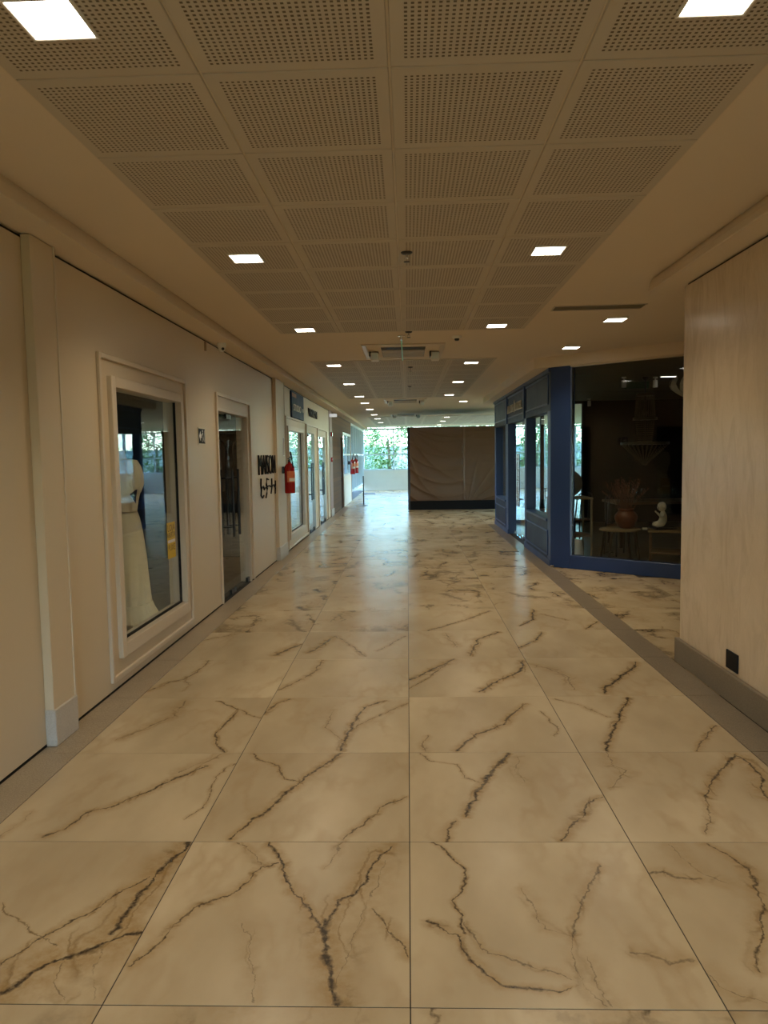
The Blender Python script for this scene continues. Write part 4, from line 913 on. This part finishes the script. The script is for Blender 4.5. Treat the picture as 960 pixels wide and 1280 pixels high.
c0 = chair((2.55, 13.6, .004), 2.6, 'black framed bistro chair inside the shop, nearest the first window', 'black bistro chairs in the shop')
clone(c0, (2.85, 12.3, .004), .4, 'black framed bistro chair inside the shop beside the sphere lamp console')
clone(c0, (3.0, 14.4, .004), 1.2, 'black framed bistro chair inside the shop, third from the front')
clone(c0, (3.25, 11.2, .004), 3.4, 'black framed bistro chair between console and round table')
t = tag(empty('dining_table', (4.3, 12.4, .004)), 'large dark dining table deep inside the shop', 'table')
box('table_top', M['brownwood'], -.9, .9, -.45, .45, .72, .76, t, .006)
for x in (-.82, .76):
    for y in (-.4, .34): box('leg', M['darkwood'], x, x + .06, y, y + .06, 0, .72, t)
gl2 = glass('glassware', (.9, .95, .95), 1.6)
for k, (x, y) in enumerate(((3.75, 12.15), (3.95, 12.35), (4.15, 12.1), (4.45, 12.3), (4.7, 12.15))):
    tag(MB().lathe([(.03, 0), (.004, .01), (.004, .09), (.035, .12), (.04, .17), (.032, .21)], seg=14).obj('wine_glass', gl2, None, (x, y, .764)), 'stemmed glass on the dark dining table', 'glass', 'glasses on the dining table')
# chandelier
t = tag(empty('chandelier', (3.70, 11.5, 2.735)), 'tiered crystal chandelier hanging dark inside the shop', 'chandelier')
MB().lathe([(.05, 0), (.05, -.02), (.015, -.05)]).tube([(0, 0, -.03), (0, 0, -1.05)], .012, 8).obj('stem', M['darkwood'], t)
cry = glass('crystal', (.8, .8, .75), 2.2); br_ = paint('tarnished_brass', (.10, .08, .05), .35, .1, 5, 0, .6)
for r, z in ((.35, -1.0), (.17, -.62), (.12, -.25)): MB().lathe([(r, z), (r + .012, z), (r + .012, z - .04), (r, z - .04)], seg=40).obj('ring', br_, t)
cp = paint('crystal_beads', (.16, .14, .10), .08)
def strand(x0, y0, z0, x1, y1, z1, n, m):
    for i in range(n):
        f = i / (n - 1); c = (x0 + (x1 - x0) * f, y0 + (y1 - y0) * f, z0 + (z1 - z0) * f); s = .011; b = len(m.v)
        m.v += [(c[0] + s, c[1], c[2]), (c[0], c[1] + s, c[2]), (c[0] - s, c[1], c[2]), (c[0], c[1] - s, c[2]), (c[0], c[1], c[2] + 1.3 * s), (c[0], c[1], c[2] - 1.3 * s)]
        m.f += [(b, b + 1, b + 4), (b + 1, b + 2, b + 4), (b + 2, b + 3, b + 4), (b + 3, b, b + 4), (b + 1, b, b + 5), (b + 2, b + 1, b + 5), (b + 3, b + 2, b + 5), (b, b + 3, b + 5)]
m = MB()
for k in range(28):
    a = 2 * PI * k / 28; c, s = math.cos(a), math.sin(a)
    strand(.35 * c, .35 * s, -1.04, .03 * c, .03 * s, -1.35, 14, m); strand(.13 * c, .13 * s, -.28, .15 * c, .15 * s, -.62, 12, m); strand(.14 * c, .14 * s, -.66, .10 * c, .10 * s, -1.02, 12, m)
b_ = m.obj('crystal_strands', cp, t); b_['kind'] = 'stuff'
for k in range(6):
    a = 2 * PI * k / 6; MB().tube([(0, 0, -.55), (.09 * math.cos(a), .09 * math.sin(a), -.60), (.17 * math.cos(a), .17 * math.sin(a), -.52)], .006, 6).obj('arm', br_, t)
# track spots
def track_spot(x, y, lab):
    t = tag(empty('track_spotlight', (x, y, 2.735)), lab, 'spotlight', 'white cylinder spotlights in the shop')
    MB().lathe([(.035, 0), (.035, -.02), (.008, -.025), (.008, -.06)]).obj('mount', M['white'], t); MB().lathe([(.034, -.05), (.036, -.06), (.036, -.16), (.03, -.162)]).obj('can', M['white'], t)
track_spot(3.34, 11.4, 'white cylinder spotlight on the shop ceiling, left one'); track_spot(3.85, 11.5, 'white cylinder spotlight on the shop ceiling, right one')
track_spot(2.75, 15.6, 'white cylinder spotlight deep in the shop, left one'); track_spot(3.9, 15.8, 'white cylinder spotlight deep in the shop, right one')
t = tag(empty('linear_lamp', (3.98, 11.3, 2.735)), 'short lit linear lamp on the shop ceiling', 'ceiling light')
box('housing', M['white'], -.12, .12, -.03, .03, -.02, 0, t); box('tube', emit('lit_tube', (1, .93, .85), 4), -.11, .11, -.02, .02, -.026, -.02, t)
t = tag(empty('exit_box', (3.72, 12.0, 2.735)), 'dim green exit box under the shop ceiling', 'sign'); box('housing', paint('dim_green', (.02, .10, .03), .4), -.20, .20, -.01, .01, -.13, -.02, t)
t = tag(empty('petal_lamp', (3.68, 9.75, 2.43)), 'white petalled pendant lamp half hidden by the stucco column', 'lamp')
for k in range(9):
    a = 2 * PI * k / 9; c, s = math.cos(a), math.sin(a); m = MB(); b = 0
    for i in range(6):
        f = i / 5; rr = .05 + .17 * math.sin(f * PI * .75); z = -.13 + f * .24; w = .055 * math.sin(PI * (.15 + .7 * f))
        m.v += [(rr * c - w * s, rr * s + w * c, z), (rr * c + w * s, rr * s - w * c, z)]
    for i in range(5): m.f.append((2 * i, 2 * i + 1, 2 * i + 3, 2 * i + 2))
    o = m.obj('petal', M['white'], t); so = o.modifiers.new('thickness', 'SOLIDIFY'); so.thickness = .004
MB().tube([(0, 0, -.1), (0, 0, .30)], .006, 6).obj('cord', M['black'], t)
# ------------------------------------------------------------------ outdoors
gr = struct(box('ground', paint('garden_ground', (.10, .13, .05), .9, .3, .4), -40, 50, -40, 80, -.35, -.13), 'green garden ground outside', 'ground')
lf = NB('garden_leaf'); v = lf.coord(); lf.set(lf.mix(lf.noise(v, 1.3, 4), (.035, .085, .012), (.20, .32, .06)), .5)
lf.b.inputs['Subsurface Weight'].default_value = 0
rnd = random.Random(11); m = MB()
for k in range(3200):
    a, b = rnd.uniform(0, 2 * PI), math.acos(rnd.uniform(-1, 1)); r = rnd.uniform(.55, 1.0)
    p = Vector((1.5 * r * math.sin(b) * math.cos(a), 1.5 * r * math.sin(b) * math.sin(a), 2.3 + 2.2 * r * math.cos(b)))
    p += Vector((mnoise.noise(p * .9), mnoise.noise(p * .9 + Vector((9, 0, 0))), mnoise.noise(p * .9 + Vector((0, 9, 0))))) * .7
    d = Vector((rnd.uniform(-1, 1), rnd.uniform(-1, 1), rnd.uniform(-1, .4))).normalized(); e = d.cross(Vector((rnd.uniform(-1, 1), rnd.uniform(-1, 1), 1))).normalized(); L = rnd.uniform(.12, .24)
    m.poly([p, p + d * L * .5 + e * L * .24, p + d * L, p + d * L * .5 - e * L * .24])
t0 = tag(empty('garden_tree', (-1.0, 38.5, -.13)), 'dense leafy green tree outside the windows of the hall', 'tree', 'leafy trees outside the windows')
fo = m.obj('foliage', lf.m, t0); fo['kind'] = 'stuff'
MB().tube([(0, 0, 0), (.05, 0, 1.2), (-.03, .05, 2.6)], [.13, .10, .06], 8).obj('trunk', M['brownwood'], t0)
k = 0
for x, y in ((1.6, 37.6), (4.2, 38.8), (6.6, 37.4), (9.2, 38.4), (12.3, 33.5), (12.8, 30.2), (12.2, 26.8), (13.0, 23.6), (12.4, 20.4), (-5.0, 24.2), (-5.4, 27.5), (-4.8, 30.8), (-3.6, 35.6), (3.0, 43.0), (-2.5, 43.5), (8.0, 43.2), (12.6, 17.4)):
    k += 1; c = clone(t0, (x, y, -.13), k * 1.3); s = .80 + .18 * ((k * 7) % 5) / 5; c.scale = (s, s, s)
hd_ = tag(box('boundary_wall', paint('pale_outdoor_wall', (.45, .44, .40), .8), -12, 22, 47, 47.3, -.13, 2.2), 'pale garden wall behind the trees', 'wall'); hd_['kind'] = 'structure'
